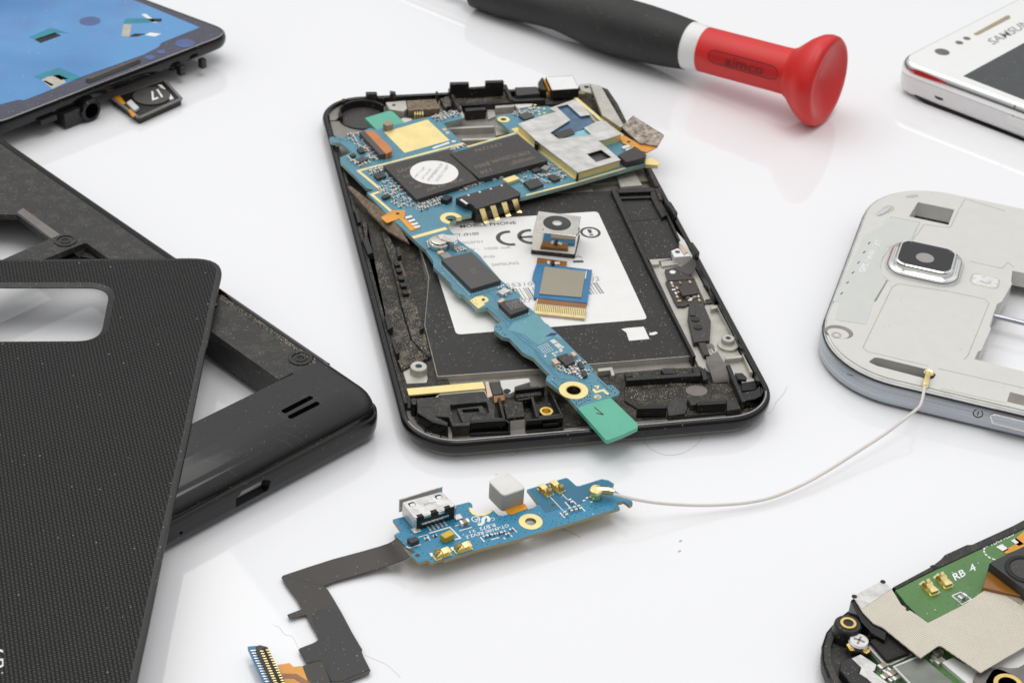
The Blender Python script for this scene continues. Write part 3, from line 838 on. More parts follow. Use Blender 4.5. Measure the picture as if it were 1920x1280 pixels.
chp('conformity_mark', g, m_ink, 0, by)
c2 = Vector(U(EE(1708, 488)[0], ZF)); g = Geo(); r2 = (Vector(U(EE(1830, 482)[0], ZF)) - c2).length
p, h = ringband(tuple(c2), r2 - .55, r2); g.prism(p, ZF + .03, ZT, h)
g.prism([tuple(c2 + ex * a + ey * b) for a, b in ((-.32, -.25), (.32, -.25), (.42, 1.15), (-.42, 1.15))], ZF + .03, ZT)
g.prism([tuple(c2 + ex * a + ey * b) for a, b in ((-.35, -1.15), (.35, -1.15), (.35, -.6), (-.35, -.6))], ZF + .03, ZT)
chp('alert_mark', g, m_ink, 0, by)
random.seed(5)
g = Geo(); b0 = Vector(U(EE(800, 1160)[0], ZF)); b1 = Vector(U(EE(1790, 1085)[0], ZF)); bd_ = (b1 - b0); bl = bd_.length; bd_.normalize()
bv = Vector(U(EE(885, 1295)[0], ZF)) - b0; x = 0
while x < bl:
    w = random.choice((.16, .2, .34, .5))
    q = b0 + bd_ * x
    g.prism([tuple(q), tuple(q + bd_ * w), tuple(q + bd_ * w + bv), tuple(q + bv)], ZF + .03, ZT)
    x += w + random.choice((.2, .3, .45, .6))
chp('barcode', g, m_inkl, 0, by)
g = Geo().prism(path_band(W(EE((1500, 838), (1625, 835)), ZF), .75), ZF + .03, ZT)
g.prism(path_band(W(EE((1495, 800), (1560, 770), (1610, 790)), ZF), .16), ZF + .03, ZT)
chp('bin_mark', g, m_ink, 0, by)
P('paper_scrap', D((1010, 1165), (1060, 1155), (1215, 1142), (1268, 1255), (1080, 1272), (1055, 1195)), ZF - .02, ZF + .06, m_paper, parent=by)
P('paper_scrap', F((585, 275), (640, 262), (655, 275), (620, 290), (590, 290)), ZF - .02, ZF + .05, m_paper, parent=by)
# ---- left rail
yT, yB = 104.0, 17.5
lo = [(1.25, yT), (1.25, 14), (3.2, 12.5), (9.2, 17.2), (10.6, 19), (bay[1][0] - .4, 33), (bay[0][0] - .3, 52), (12.0, yT)]
chp('left_rail', Geo().prism(lo, 1.0, 2.2), m_dirt)
P('dust_channel', II((118, 420), (150, 410), (160, 640), (232, 640), (325, 850), (398, 1090), (500, 1190), (345, 1262), (285, 1130), (200, 820)), 1.4, 2.75, m_dusty, .15)
P('dust_channel', II((228, 470), (262, 470), (345, 640), (470, 1010), (510, 1185), (480, 1170), (405, 1085), (345, 890), (290, 660)), 1.4, 3.15, m_dusty, .15)
chp('rail_lip', Geo().prism([(1.3, 104), (1.3, 13), (2.0, 13), (2.0, 104)], 1.4, 3.5), m_dirt, .12)
for (x, y) in ((318, 652), (330, 688), (342, 733), (354, 772), (367, 815)):
    c = U(II(x, y)[0], 3.9)
    chp('rail_tooth', Geo().box(c, 1.05, 1.25, 2.4, 3.9, R_(6)), m_black, .12)
for q in (((448, 1008), (468, 1000), (474, 1020), (452, 1030)), ((118, 512), (152, 498), (182, 588), (152, 600)), ((246, 955), (270, 948), (297, 1015), (266, 1030)), ((72, 345), (98, 335), (112, 412), (94, 420)), ((288, 1100), (312, 1092), (335, 1160), (312, 1170)), ((312, 560), (335, 552), (345, 605), (322, 612))):
    P('rail_hook', II(*q), 2.2, 4.3, m_black, .15)
# screw bosses
def boss(c, r, z0, z1, mt=m_mag):
    g = Geo().lathe([(z0, r * 1.06), (z1 - .15, r), (z1, r * .9), (z1, r * .42), (z1 - .9, r * .4), (z1 - .9, .01)], (c[0], c[1], 0), (0, 0, 1), 30)
    b = chp('screw_boss', g, mt)
    chp('boss_thread', Geo().prism(circ(c, r * .41, 20), z1 - 1.0, z1 - .35), m_teal, 0, b)
P('boss_pad', E((255, 430), (330, 400), (480, 480), (490, 520), (480, 560), (300, 570)), 1.4, 2.3, m_mag, .1)
boss(U(E(408, 412)[0], 3.7), 1.5, 2.2, 3.7)
# ---- top area
chp('top_tray', Geo().prism([(1.3, 98), (1.3, 115), (3, 121), (9, 124), (57, 124), (63.2, 121), (64.8, 115), (64.8, 84), (52, 84), (52, yt + .8), (40, yt + .8), (12.5, yt + .8)], 1.2, 2.5), m_magd, .1)
cc_ = U(AA(520, 520)[0], 2.6)
g = Geo().prism(circ(cc_, 4.97, 36), 2.4, 2.56)
chp('cup_floor', g, m_chip)
g = Geo().prism(circ(cc_, 5.4, 30, a0=25, a1=200) + circ(cc_, 4.95, 30, a0=25, a1=200)[::-1], 2.4, 4.3)
g.prism(circ(cc_, 5.4, 24, a0=200, a1=385) + circ(cc_, 4.95, 24, a0=200, a1=385)[::-1], 2.4, 2.8)
chp('cup_wall', g, m_black, .1)
def cupring(a, b): pass
P('dirty_ledge', AA((95, 400), (200, 290), (300, 262), (410, 265), (400, 300), (280, 380), (240, 500), (190, 545), (115, 550)), 2.4, 3.2, m_magd, .15)
P('dirty_ledge', AA((120, 560), (230, 560), (300, 640), (460, 690), (350, 740), (240, 760), (160, 730)), 2.4, 3.0, m_magd, .15)
P('locating_pin', AA((262, 290), (300, 285), (302, 320), (268, 322)), 2.4, 5.0, m_black, .12)
br_ = P('metal_bracket', AA((788, 332), (1030, 310), (1048, 405), (1000, 440), (830, 415)), 2.4, 4.2, m_mag, .15)
chp('bracket_hole', Geo().prism(circ(U(AA(886, 368)[0], 4.2), .42, 18), 4.1, 4.225), m_hole, 0, br_)
P('edge_clip', AA((548, 205), (680, 205), (690, 238), (560, 240)), 2.4, 5.4, m_dirt, .12)
P('edge_clip', AA((838, 192), (905, 200), (912, 232), (842, 232)), 2.4, 5.6, m_dirt, .12)
P('edge_clip', AA((690, 262), (990, 238), (995, 262), (700, 285)), 2.4, 4.6, m_black, .12)
P('edge_clip', AA((1388, 200), (1412, 196), (1424, 238), (1394, 242)), 2.4, 5.6, m_dirt, .12)
pad = P('foam_pad', AA((1035, 312), (1388, 292), (1442, 405), (1062, 432)), 2.4, 4.4, m_tan, .15)
for k in range(4):
    P('spring_finger', AA((1130 + k * 30, 432), (1150 + k * 30, 430), (1152 + k * 30, 480), (1132 + k * 30, 482)), 2.4, 4.1, m_gold, .05)
P('light_flap', AA((960, 540), (1000, 518), (1100, 530), (1110, 555), (1030, 585)), 2.4, 3.0, m_cream, .05)
P('dust_ledge', AA((1440, 290), (1560, 230), (1580, 370), (1500, 395)), 2.4, 3.8, m_dusty, .1)
eb = P('earpiece_tray', BB((18, 200), (600, 175), (645, 315), (95, 350)), 2.4, 3.9, m_dusty, .1)
P('tray_bar', BB((75, 345), (645, 310), (652, 330), (90, 366)), 2.4, 4.5, m_black, .1, parent=eb)
P('tray_tower', BB((16, 128), (206, 124), (212, 148), (22, 152)), 3.0, 7.4, m_black, .1, parent=eb)
P('tray_tower', BB((370, 112), (553, 106), (560, 130), (374, 136)), 3.0, 7.4, m_black, .1, parent=eb)
P('tray_wall', BB((206, 178), (370, 168), (374, 186), (208, 196)), 3.0, 6.3, m_black, .1, parent=eb)
P('tray_arm', BB((2, 190), (28, 188), (140, 410), (110, 420)), 2.4, 5.0, m_dirt, .1, parent=eb)
P('tray_arm', BB((555, 150), (585, 150), (650, 300), (620, 310)), 2.4, 5.0, m_dirt, .1, parent=eb)
P('tray_arm', BB((100, 370), (125, 365), (165, 480), (140, 490)), 2.4, 4.6, m_mag, .06, parent=eb)
P('black_block', BB((165, 388), (368, 376), (388, 400), (180, 418)), 2.4, 4.9, m_black, .2)
P('sensor_block', BB((668, 180), (888, 172), (922, 240), (688, 262)), 2.4, 4.9, m_chip, .15)
P('cross_bar', BB((645, 296), (960, 284), (965, 305), (650, 320)), 2.4, 4.3, m_black, .15)
P('tray_rib', BB((0, 580), (460, 560), (462, 576), (5, 596)), 2.4, 3.9, m_mag, .1)
P('tray_rib', BB((130, 692), (480, 682), (484, 700), (140, 712)), 2.4, 3.6, m_mag, .1)
P('tray_rib', BB((470, 365), (660, 352), (664, 372), (474, 386)), 2.4, 4.0, m_mag, .1)
P('light_flap', BB((660, 352), (850, 345), (830, 372), (700, 392)), 2.4, 3.8, m_cream, .05)
P('light_flap', BB((390, 400), (465, 380), (475, 470), (400, 500)), 2.4, 3.0, m_mag, .05)
P('light_flap', BB((470, 560), (560, 570), (640, 640), (480, 660)), 2.4, 3.0, m_mag, .05)
P('ring_tag', BB((1310, 152), (1425, 140), (1445, 245), (1330, 215)), 2.4, 4.3, m_mag, .1)
chp('ring_hole', Geo().prism(circ(U(BB(1385, 178)[0], 4.3), .6, 18), 4.2, 4.33), m_hole, 0)
P('right_block', BB((960, 290), (1360, 280), (1460, 300), (1560, 480), (1500, 500), (1300, 330), (980, 350)), 2.4, 3.6, m_dirt, .15)
P('edge_cord', BB((1530, 170), (1600, 195), (1700, 340), (1790, 520), (1750, 560), (1640, 330)), 2.4, 4.6, m_dirt, .3)
g = Geo(); q = [U(p, 6.2) for p in BB((1420, 142), (1528, 165), (1758, 560), (1725, 580), (1542, 458))]
g.prism(q, 5.2, 6.2, top=0, side=1)
chp('antenna_plate', g, [m_mag, m_edge2], .06)
P('antenna_stay', BB((1560, 480), (1740, 600), (1700, 610), (1560, 510)), 2.4, 5.3, m_amber, .1)
# ---- right side
P('side_ledge', CC((160, 352), (232, 350)) + DD((182, 268), (572, 1040), (545, 1042), (150, 262)), 1.5, 4.0, m_black, .12)
P('side_tray', CC((240, 380), (650, 370), (700, 470), (800, 640), (850, 650), (1010, 1010), (900, 1080), (880, 1170), (590, 1185)), 1.5, 3.15, m_foam, .05)
P('tray_bar', CC((232, 350), (640, 325), (700, 345), (705, 372), (250, 392)), 1.5, 4.1, m_black, .12)
P('tray_bar', CC((258, 440), (640, 428), (650, 450), (272, 464)), 1.5, 3.7, m_black, .12)
P('tray_bar', CC((640, 380), (700, 372), (790, 540), (850, 640), (1000, 960), (980, 985), (830, 660), (775, 690), (640, 440)), 1.5, 4.0, m_black, .12)
P('tray_seam', CC((385, 728), (780, 698), (780, 704), (386, 735)), 3.0, 3.2, m_hole)
P('rim_hook', CC((800, 490), (880, 492), (970, 630), (918, 650), (860, 560)), 2.0, 5.2, m_black, .25)
P('rim_hook', CC((1110, 975), (1152, 985), (1234, 1105), (1175, 1125)), 2.0, 5.2, m_black, .25)
P('rim_hook', CC((690, 335), (750, 335), (790, 480), (740, 470)), 2.0, 4.4, m_dirt, .2)
P('rim_hook', CC((590, 95), (640, 90), (735, 300), (700, 320)), 2.0, 4.4, m_dirt, .2)
P('metal_ledge', CC((230, 200), (440, 130), (540, 300), (280, 320)), 2.0, 2.9, m_mag, .1)
P('plastic_wedge', CC((905, 822), (935, 838), (1060, 960), (1150, 1140), (1175, 1190), (1100, 1140), (985, 1000), (940, 900)), 1.8, 3.9, m_cream, .1)
P('right_rail', DD((160, 192), (545, 185), (605, 225), (905, 700), (1095, 1165), (1100, 1240), (850, 1260), (590, 1120)), 1.2, 2.3, m_mag, .1)
lg = P('screw_lug', CC((885, 1088), (962, 1055), (1082, 1120), (1122, 1150), (925, 1165)), 2.0, 4.0, m_white, .1)
chp('lug_hole', Geo().prism(circ(U(CC(962, 1103)[0], 4.0), .52, 18), 3.9, 4.03), m_teal, 0, lg)
P('brown_contact', CC((980, 1040), (1005, 1000), (1080, 1095), (1045, 1130)), 3.8, 4.3, m_flesh, .05)
P('rail_step', DD((165, 205), (350, 185), (360, 205), (250, 225), (260, 250), (195, 258)), 2.0, 3.0, m_mag, .1)
P('rail_step', DD((265, 225), (420, 215), (420, 250), (280, 270)), 2.0, 2.8, m_mag, .1)
P('rail_wall', DD((700, 606), (772, 600), (905, 845), (890, 855), (755, 625), (702, 640)), 2.0, 3.2, m_mag, .1)
P('rail_wall', DD((820, 1042), (962, 1028), (968, 1050), (824, 1066)), 2.0, 3.3, m_mag, .1)
P('rail_wall', DD((715, 445), (742, 445), (800, 555), (775, 575)), 2.0, 3.8, m_cream, .1)
P('rail_wall', JJ((1400, 18), (1480, 8), (1592, 225), (1580, 245), (1500, 245)), 2.0, 3.4, m_mag, .12)
P('rail_notch', DD((630, 430), (700, 450), (710, 520), (685, 520)), 2.2, 2.5, m_dirt)
P('rail_notch', DD((650, 555), (700, 550), (715, 585), (660, 590)), 2.2, 2.6, m_dirt)
c = U(DD(845, 955)[0], 2.3)
chp('boss_base', Geo().lathe([(2.2, 2.0), (2.8, 1.95), (2.9, 1.8), (2.9, 0.1)], (c[0], c[1], 0), (0, 0, 1), 28), m_mag)
boss(U(DD(848, 884)[0], 3.8), 1.2, 2.7, 3.8)
# sensor flex on the right rail
fx_ = P('side_flex', DD((310, 400), (560, 378), (600, 470), (655, 590), (500, 598), (480, 612), (412, 612), (385, 570)), 2.2, 2.75, m_flex, .05)
P('flex_tab', DD((305, 298), (430, 268), (500, 320), (560, 378), (330, 395)), 2.2, 2.9, m_flex, .05, parent=fx_)
P('label_dot', DD((340, 318), (362, 303), (400, 312), (392, 330), (362, 335)), 2.85, 2.95, m_white, 0, .2, parent=fx_)
rows = []
for (a, b, z) in (((400, 300), (505, 345), 2.95), ((450, 268), (530, 335), 3.3), ((510, 230), (560, 300), 3.9), ((540, 195), (576, 258), 4.4), ((538, 178), (572, 225), 4.1)):
    rows.append([(*U(DD(a)[0], z), z), (*U(DD(b)[0], z), z)])
chp('flex_loop', Geo().slab(rows, .12), m_flex, 0, fx_)
ic = P('flex_chip', DD((422, 455), (558, 438), (592, 500), (458, 522)), 2.7, 3.5, m_chip, .05, parent=fx_)
for x, y in ((362, 412), (372, 438), (435, 410), (520, 402), (380, 470), (398, 500), (410, 530), (428, 565), (408, 455), (425, 490), (500, 535), (530, 545), (560, 530), (590, 525), (600, 560), (520, 560)):
    c = U(DD(x, y)[0], 3.0)
    chp('flex_capacitor', Geo().box(c, .75, .42, 2.7, 3.05, random.choice((.1, 1.6))), random.choice((m_tin, m_cap, m_tin, m_flesh)), .04, fx_)
P('switch_block', DD((512, 590), (635, 588), (700, 735), (690, 905), (552, 920), (502, 700)), 2.2, 3.4, m_chip, .12, parent=fx_)
P('switch_rib', DD((512, 592), (560, 588), (566, 690), (520, 690)), 3.3, 3.65, m_chip, .06, parent=fx_)
for q in ((566, 728), (588, 795)):
    c = U(DD(q)[0], 3.4)
    chp('switch_cap', Geo().prism(circ(c, .8, 20, .75), 3.3, 3.62), m_black, .06, fx_)
P('switch_block', DD((592, 925), (650, 920), (692, 1022), (640, 1030)), 2.2, 3.3, m_chip, .1, parent=fx_)
P('flex_tab', DD((655, 932), (712, 930), (812, 1090), (662, 1092)), 2.2, 2.9, m_tape, .05, parent=fx_)
tx('flex_print', 'EU', DD((690, 1028), (752, 1000), (672, 992)), m_silk, 0, fx_, 2.93)
rows = []
for (a, b, z) in (((660, 1090), (808, 1088), 2.95), ((680, 1130), (832, 1130), 3.35), ((700, 1190), (850, 1185), 3.25), ((715, 1245), (862, 1240), 2.6), ((722, 1268), (868, 1262), 2.2)):
    L0, L1 = Vector((*U(DD(a)[0], z), z)), Vector((*U(DD(b)[0], z), z)); row = []
    for k in range(19):
        q = L0.lerp(L1, k / 18); q.z += .10 * (k % 2); row.append(tuple(q))
    rows.append(row)
chp('ribbed_flex', Geo().slab(rows, .15), m_tape, 0, fx_)
P('side_clip', JJ((880, 215), (945, 180), (985, 330), (915, 345)), 1.5, 3.4, m_black, .3)
# ---- bottom black modules
base = E((385, 700), (580, 672), (1010, 640), (1050, 700), (1160, 720), (1290, 612), (1560, 590)) + F((330, 592), (700, 560), (1000, 545), (1200, 530), (1440, 620), (1520, 700), (1530, 800), (1420, 890), (1000, 935), (500, 970)) + E((1500, 985), (700, 1050), (460, 990), (370, 880))
chp('bottom_module', Geo().prism(rnd(W(base, 1.9), .3), 1.2, 1.9), m_dirt, .1)
top = GG((250, 290), (490, 265), (500, 245), (1010, 200), (1062, 300), (1130, 352), (1125, 490), (1245, 502), (1240, 520), (850, 545), (845, 582), (650, 592), (608, 490), (455, 480), (600, 552), (592, 578), (430, 530), (255, 430))
rec = GG((622, 352), (1035, 315), (1060, 432), (1000, 505), (830, 545), (800, 580), (662, 585))
rec = GG((622, 352), (1035, 315), (1062, 432), (995, 505), (828, 540), (670, 560))
sm = chp('speaker_housing', Geo().prism(W(top, 4.0), 1.7, 4.0, [rnd(W(rec, 4.0), .25)]), m_black2, .1)
P('speaker_recess', GG((610, 330), (1040, 300), (1070, 440), (1000, 520), (650, 590)), 1.7, 3.1, m_black, 0, parent=sm)
sl = W(GG((752, 405), (945, 388), (958, 432), (772, 442)), 3.75)
chp('speaker_island', Geo().prism(rnd(W(GG((700, 395), (985, 362), (1040, 500), (765, 548)), 3.75), .25), 2.9, 3.75, [rnd(sl, .2)]), m_black2, .08, sm)
P('speaker_slot', GG((745, 400), (950, 385), (962, 436), (768, 446)), 2.9, 3.15, m_hole, 0, parent=sm)
for q, r in (((365, 425), 1.45), ((950, 500), 1.6)):
    p, h = ringband(U(GG(q)[0], 4.0), r - .09, r, 28)
    chp('moulded_ring', Geo().prism(circ(U(GG(q)[0], 4.0), r, 28, a0=20, a1=200) + circ(U(GG(q)[0], 4.0), r - .12, 28, a0=20, a1=200)[::-1], 3.95, 4.05), m_chip, 0, sm)
P('corner_post', GG((178, 285), (215, 262), (250, 285), (248, 345), (190, 345)), 1.7, 4.4, m_black, .2, .4, parent=sm)
P('clip_frame', GG((850, 532), (1245, 506), (1252, 528), (856, 554)), 1.5, 4.15, m_gloss, .08)
P('clip_frame', GG((945, 575), (1190, 556), (1192, 568), (947, 588)), 1.6, 3.3, m_gloss, .05)
P('clip_ledge', GG((850, 660), (1300, 640), (1302, 660), (855, 682)), 1.2, 2.3, m_black, .08)
for q in (((850, 540), (872, 538), (874, 556), (853, 558)), ((1230, 512), (1250, 510), (1300, 545), (1285, 560))):
    P('clip_post', GG(*q), 1.3, 4.1, m_gloss, .06)
P('curved_wall', GG((250, 430), (258, 445), (430, 548), (600, 590), (596, 572), (430, 525)), 1.5, 4.05, m_gloss, .08)
g = Geo()
for pts in (GG((340, 700), (345, 640), (380, 600), (440, 590)), GG((520, 720), (520, 660), (560, 600)), GG((370, 740), (420, 690))):
    g.tube([(*U(p, 2.3), 2.3) for p in pts], .12, 6)
chp('loose_wire', g, m_gloss)
P('grey_tag', GG((598, 600), (640, 590), (650, 740), (606, 770)), 1.4, 2.6, m_tape, .08)
zt_ = lambda x, y: 3.4
rows = []
for (a, b, z) in (((1225, 332), (1438, 302), 3.6), ((1262, 500), (1462, 478), 3.6), ((1300, 532), (1464, 512), 3.3), ((1303, 640), (1466, 622), 2.2), ((1305, 716), (1466, 702), 2.0)):
    rows.append([(*U(GG(a)[0], z), z), (*U(GG(b)[0], z), z)])
chp('tape_strip', Geo().slab(rows[2:], .15), m_tape)
P('dusty_block', GG((1225, 332), (1438, 302), (1462, 480), (1262, 502)), 1.7, 3.6, m_dirt, .12)
P('divider_wall', GG((1155, 272), (1190, 268), (1246, 500), (1216, 502)), 1.7, 4.0, m_black, .1)
P('divider_wall', GG((1530, 262), (1560, 252), (1622, 482), (1590, 492)), 1.7, 4.0, m_black, .1)
P('divider_wall', GG((1350, 165), (1688, 132), (1692, 152), (1356, 188)), 1.7, 4.1, m_black, .1)
P('divider_wall', GG((1385, 285), (1530, 262), (1532, 280), (1388, 304)), 1.7, 3.9, m_black, .1)
P('divider_wall', GG((1722, 150), (1738, 148), (1892, 460), (1874, 474)), 1.7, 3.9, m_black, .08)
P('divider_wall', GG((1600, 478), (1880, 446), (1890, 468), (1606, 500)), 1.7, 3.7, m_black, .08)
P('dusty_shelf', GG((1360, 232), (1640, 200), (1660, 235), (1370, 272)), 1.7, 3.4, m_dirt, .08)
P('clip_frame', GG((1476, 512), (1892, 472), (1900, 494), (1482, 534)), 1.5, 3.9, m_gloss, .08)
P('clip_frame', GG((1670, 560), (1850, 540), (1852, 552), (1672, 572)), 1.6, 3.2, m_gloss, .05)
P('clip_ledge', GG((1480, 640), (1900, 600), (1905, 618), (1484, 660)), 1.2, 2.3, m_black, .08)
c = U(GG(1706, 425)[0], 2.9)
chp('brass_insert', Geo().lathe([(1.8, 1.25), (2.9, 1.25), (3.0, 1.15), (3.0, .75), (2.2, .7), (2.2, .01)], (c[0], c[1], 0), (0, 0, 1), 28), m_brass)
gs = P('gold_contact_strip', GG((135, 168), (990, 92), (1020, 165), (158, 243)), 1.6, 2.55, m_goldm, .04)
P('grey_flange', GG((150, 232), (1010, 180), (1062, 300), (1030, 290), (1000, 198), (500, 242), (485, 262), (260, 280), (170, 285)), 1.6, 2.2, m_mag, .04)
P('tan_strip', GG((1020, 92), (1052, 86), (1102, 250), (1045, 272)), 1.6, 2.4, m_flesh, .04)
P('dark_square', GG((1065, 96), (1182, 88), (1212, 222), (1110, 242)), 1.6, 2.5, m_chip, .08)
P('orange_flex', GG((1112, 250), (1232, 236), (1242, 292), (1122, 330)), 1.6, 2.7, m_amber, .06)
bk = P('metal_bracket', GG((1185, 75), (1510, 50), (1528, 92), (1352, 146), (1345, 200), (1300, 225), (1238, 212), (1198, 142)), 1.6, 2.9, m_cream, .08)
chp('bracket_hole', Geo().prism(circ(U(GG(1266, 196)[0], 2.9), .62, 18), 2.8, 2.93), m_hole, 0, bk)
P('metal_hook', HH((640, 482), (790, 466), (812, 532), (812, 550), (782, 552), (768, 498), (652, 512)), 1.6, 2.9, m_mag, .1)
# right loudspeaker area
P('speaker_tray', JJ((-60, 415), (700, 385), (1285, 385), (1392, 722), (480, 800), (470, 700), (90, 690), (-60, 600)), 1.5, 2.3, m_dirt, .1)
P('residue_patch', JJ((-40, 420), (700, 378), (705, 402), (150, 440), (130, 470), (250, 490), (285, 560), (200, 600), (20, 590), (-30, 500)), 2.2, 2.36, m_dusty)
P('residue_patch', JJ((380, 590), (360, 520), (420, 470), (560, 450), (600, 500), (560, 560), (480, 570)), 2.2, 2.36, m_dusty, 0, .3)
c = U(JJ(835, 478)[0], 2.35)
chp('glue_spot', Geo().prism(circ(c, 1.95, 26, 1.6), 2.2, 2.38), m_tape, .03)
P('module_bar', JJ((-40, 312), (880, 245), (888, 290), (-36, 352)), 1.5, 3.7, m_black, .1)
P('module_tab', JJ((392, 208), (420, 195), (568, 192), (584, 258), (430, 268)), 1.5, 3.0, m_black, .12)
P('module_tab', JJ((785, 185), (850, 176), (892, 242), (800, 252)), 1.5, 3.0, m_black, .12)
P('module_tab', JJ((-60, 245), (20, 240), (45, 290), (-40, 310)), 1.5, 3.0, m_black, .12)
P('clip_frame', JJ((90, 662), (464, 652), (468, 690), (98, 702)), 1.5, 3.9, m_gloss, .1)
P('clip_frame', JJ((160, 740), (420, 722), (422, 736), (164, 756)), 1.5, 3.0, m_gloss, .06)
P('clip_frame', JJ((838, 622), (1200, 602), (1204, 636), (842, 656)), 1.5, 4.1, m_gloss, .1)
P('clip_frame', JJ((890, 680), (1150, 662), (1152, 676), (894, 696)), 1.5, 3.2, m_gloss, .06)
P('clip_ledge', JJ((470, 795), (1395, 715), (1400, 735), (480, 818)), 1.2, 2.2, m_black, .06)
P('module_block', JJ((720, 572), (760, 558), (850, 575), (1200, 562), (1200, 602), (838, 622), (830, 650), (768, 655)), 1.5, 3.6, m_black2, .12)
P('module_block', JJ((1208, 590), (1330, 575), (1388, 700), (1210, 722)), 1.5, 3.0, m_black2, .1)
P('module_block', JJ((470, 640), (600, 560), (720, 570), (720, 700), (690, 762), (482, 785)), 1.5, 2.7, m_black2, .1)
P('slant_wall', JJ((1200, 152), (1250, 150), (1442, 600), (1402, 622)), 1.5, 3.9, m_black, .12)
P('slant_tab', JJ((1310, 256), (1402, 254), (1462, 312), (1450, 340), (1345, 330)), 1.5, 3.0, m_black, .12)
rows = [(1392, 470), (1540, 455), (1640, 380), (1680, 330)]
outer = JJ((1380, 500), (1450, 490), (1570, 465), (1640, 400), (1660, 365), (1700, 420), (1695, 480), (1640, 540), (1560, 580), (1440, 600))
P('antenna_arc', outer, 1.5, 3.7, m_gloss, .15, .3)
P('antenna_well', JJ((1390, 382), (1630, 365), (1640, 400), (1560, 462), (1400, 480)), 1.5, 2.4, m_hole, .05)
P('grey_flange', JJ((1380, 345), (1592, 320), (1600, 350), (1400, 380)), 1.6, 2.5, m_mag, .05)

# small front camera still sitting in the top edge
fcb = P('front_camera_board', BB((978, 228), (1040, 214), (1362, 214), (1372, 246), (990, 256)), 3.6, 4.5, m_edge2, .05)
fcm = P('front_camera', BB((975, 78), (1248, 62), (1312, 194), (1040, 214)), 4.4, 6.4, m_black, .08)
P('camera_cap', BB((982, 80), (1246, 66), (1306, 190), (1042, 208)), 6.35, 6.48, m_white, .03, parent=fcm)
P('orange_flex', BB((958, 108), (980, 82), (1038, 212), (1010, 214)), 4.2, 5.6, m_orange, .05, parent=fcm)
P('camera_hinge', BB((900, 130), (935, 80), (958, 84), (958, 140), (985, 205), (925, 200)), 3.0, 5.6, m_black, .2, parent=fcm)
# ------------------------------------------------------------------ long blue circuit board across the open phone
ZM = 5.30
mb = Thing('circuit_board', 'long L-shaped blue circuit board with two large chips lying across the open phone', 'circuit board', (*U((930, 470), ZM), 4.40))
mp = mb.part
outl = (AA((115, 752), (150, 745), (330, 755), (400, 720), (470, 690), (600, 640), (680, 660), (770, 640), (900, 590), (1020, 575), (1090, 550), (1300, 510), (1640, 428), (1705, 495), (1700, 530), (1480, 582), (1530, 640), (1690, 800)) +
        BB((160, 745), (200, 765), (640, 640), (560, 560), (478, 490), (485, 465), (640, 440), (840, 375), (990, 370), (1060, 385), (1255, 300), (1300, 298), (1500, 490), (1740, 640)) +
        B((1010, 560), (1095, 640), (1130, 622), (1192, 652), (1180, 672), (1095, 668), (1010, 690), (620, 800), (250, 898), (215, 905)) +
        A((1075, 1000), (1070, 1025), (965, 1045), (905, 1085), (905, 1120), (1040, 1278)) +
        CL((1165, 160), (1370, 300), (1595, 560), (1790, 705), (1785, 742), (1875, 868)) +
        D((155, 960), (260, 1055), (340, 1150)) + HH((130, 30), (240, 130), (460, 350), (605, 490), (590, 515), (740, 650), (790, 645), (865, 715), (850, 745), (770, 775), (440, 875)) +
        HH((350, 770), (245, 690), (125, 600), (135, 560), (165, 545), (0, 375)) +
        CL((1810, 1278), (1680, 1140), (1610, 1125), (1530, 1060), (1528, 1020), (1600, 970), (1460, 830), (1360, 848), (1275, 760), (1215, 705), (1180, 700), (1110, 640), (1095, 592), (920, 425), (920, 370), (880, 315), (840, 255)) +
        A((690, 1225), (450, 1000), (330, 870), (385, 853), (330, 838), (145, 650), (142, 622), (225, 585), (190, 555), (150, 520), (75, 508)))
op_ = ccw(W(outl, ZM))
h1 = circ(U(HH(403, 702)[0], ZM), 1.42, 26)
h2 = circ(U(CL(1415, 757)[0], ZM), .42, 16)
h3 = circ(U(BB(555, 503)[0], ZM), .62, 18)
notch = circ(U(A(925, 1052)[0], ZM), 1.05, 22)
g = Geo().prism(op_, ZM - .85, ZM, [h1, h2, h3, notch], top=0, side=1)
sub = mp('substrate', g, [m_pcb, m_pcbe], .04)
def Q_(name, px, z0, z1, mt, bev=0.0, r=0.0, parent=None, holes=()):
    p = W(px, z1); return mp(name, Geo().prism(rnd(p, r) if r else p, z0, z1, holes), mt, bev, parent)
# bare green laminate ends
Q_('green_tab', AA((535, 520), (800, 440), (850, 432), (890, 455), (1020, 580), (900, 600), (765, 645), (680, 662)), ZM - .8, ZM + .02, m_green, .1, .3)
eg = Q_('green_tab', HH((440, 875), (560, 830), (775, 772), (1045, 1032), (1045, 1072), (905, 1140), (800, 1180), (745, 1198), (720, 1190)), ZM - .85, ZM + .02, m_green, .12, .25)
g = Geo().prism(path_band(W(HH((610, 870), (650, 905), (700, 945)), ZM), .22), ZM, ZM + .045); g.prism(path_band(W(HH((700, 945), (630, 930)), ZM), .3), ZM, ZM + .045)
mp('pencil_mark', g, m_ink, 0, eg)
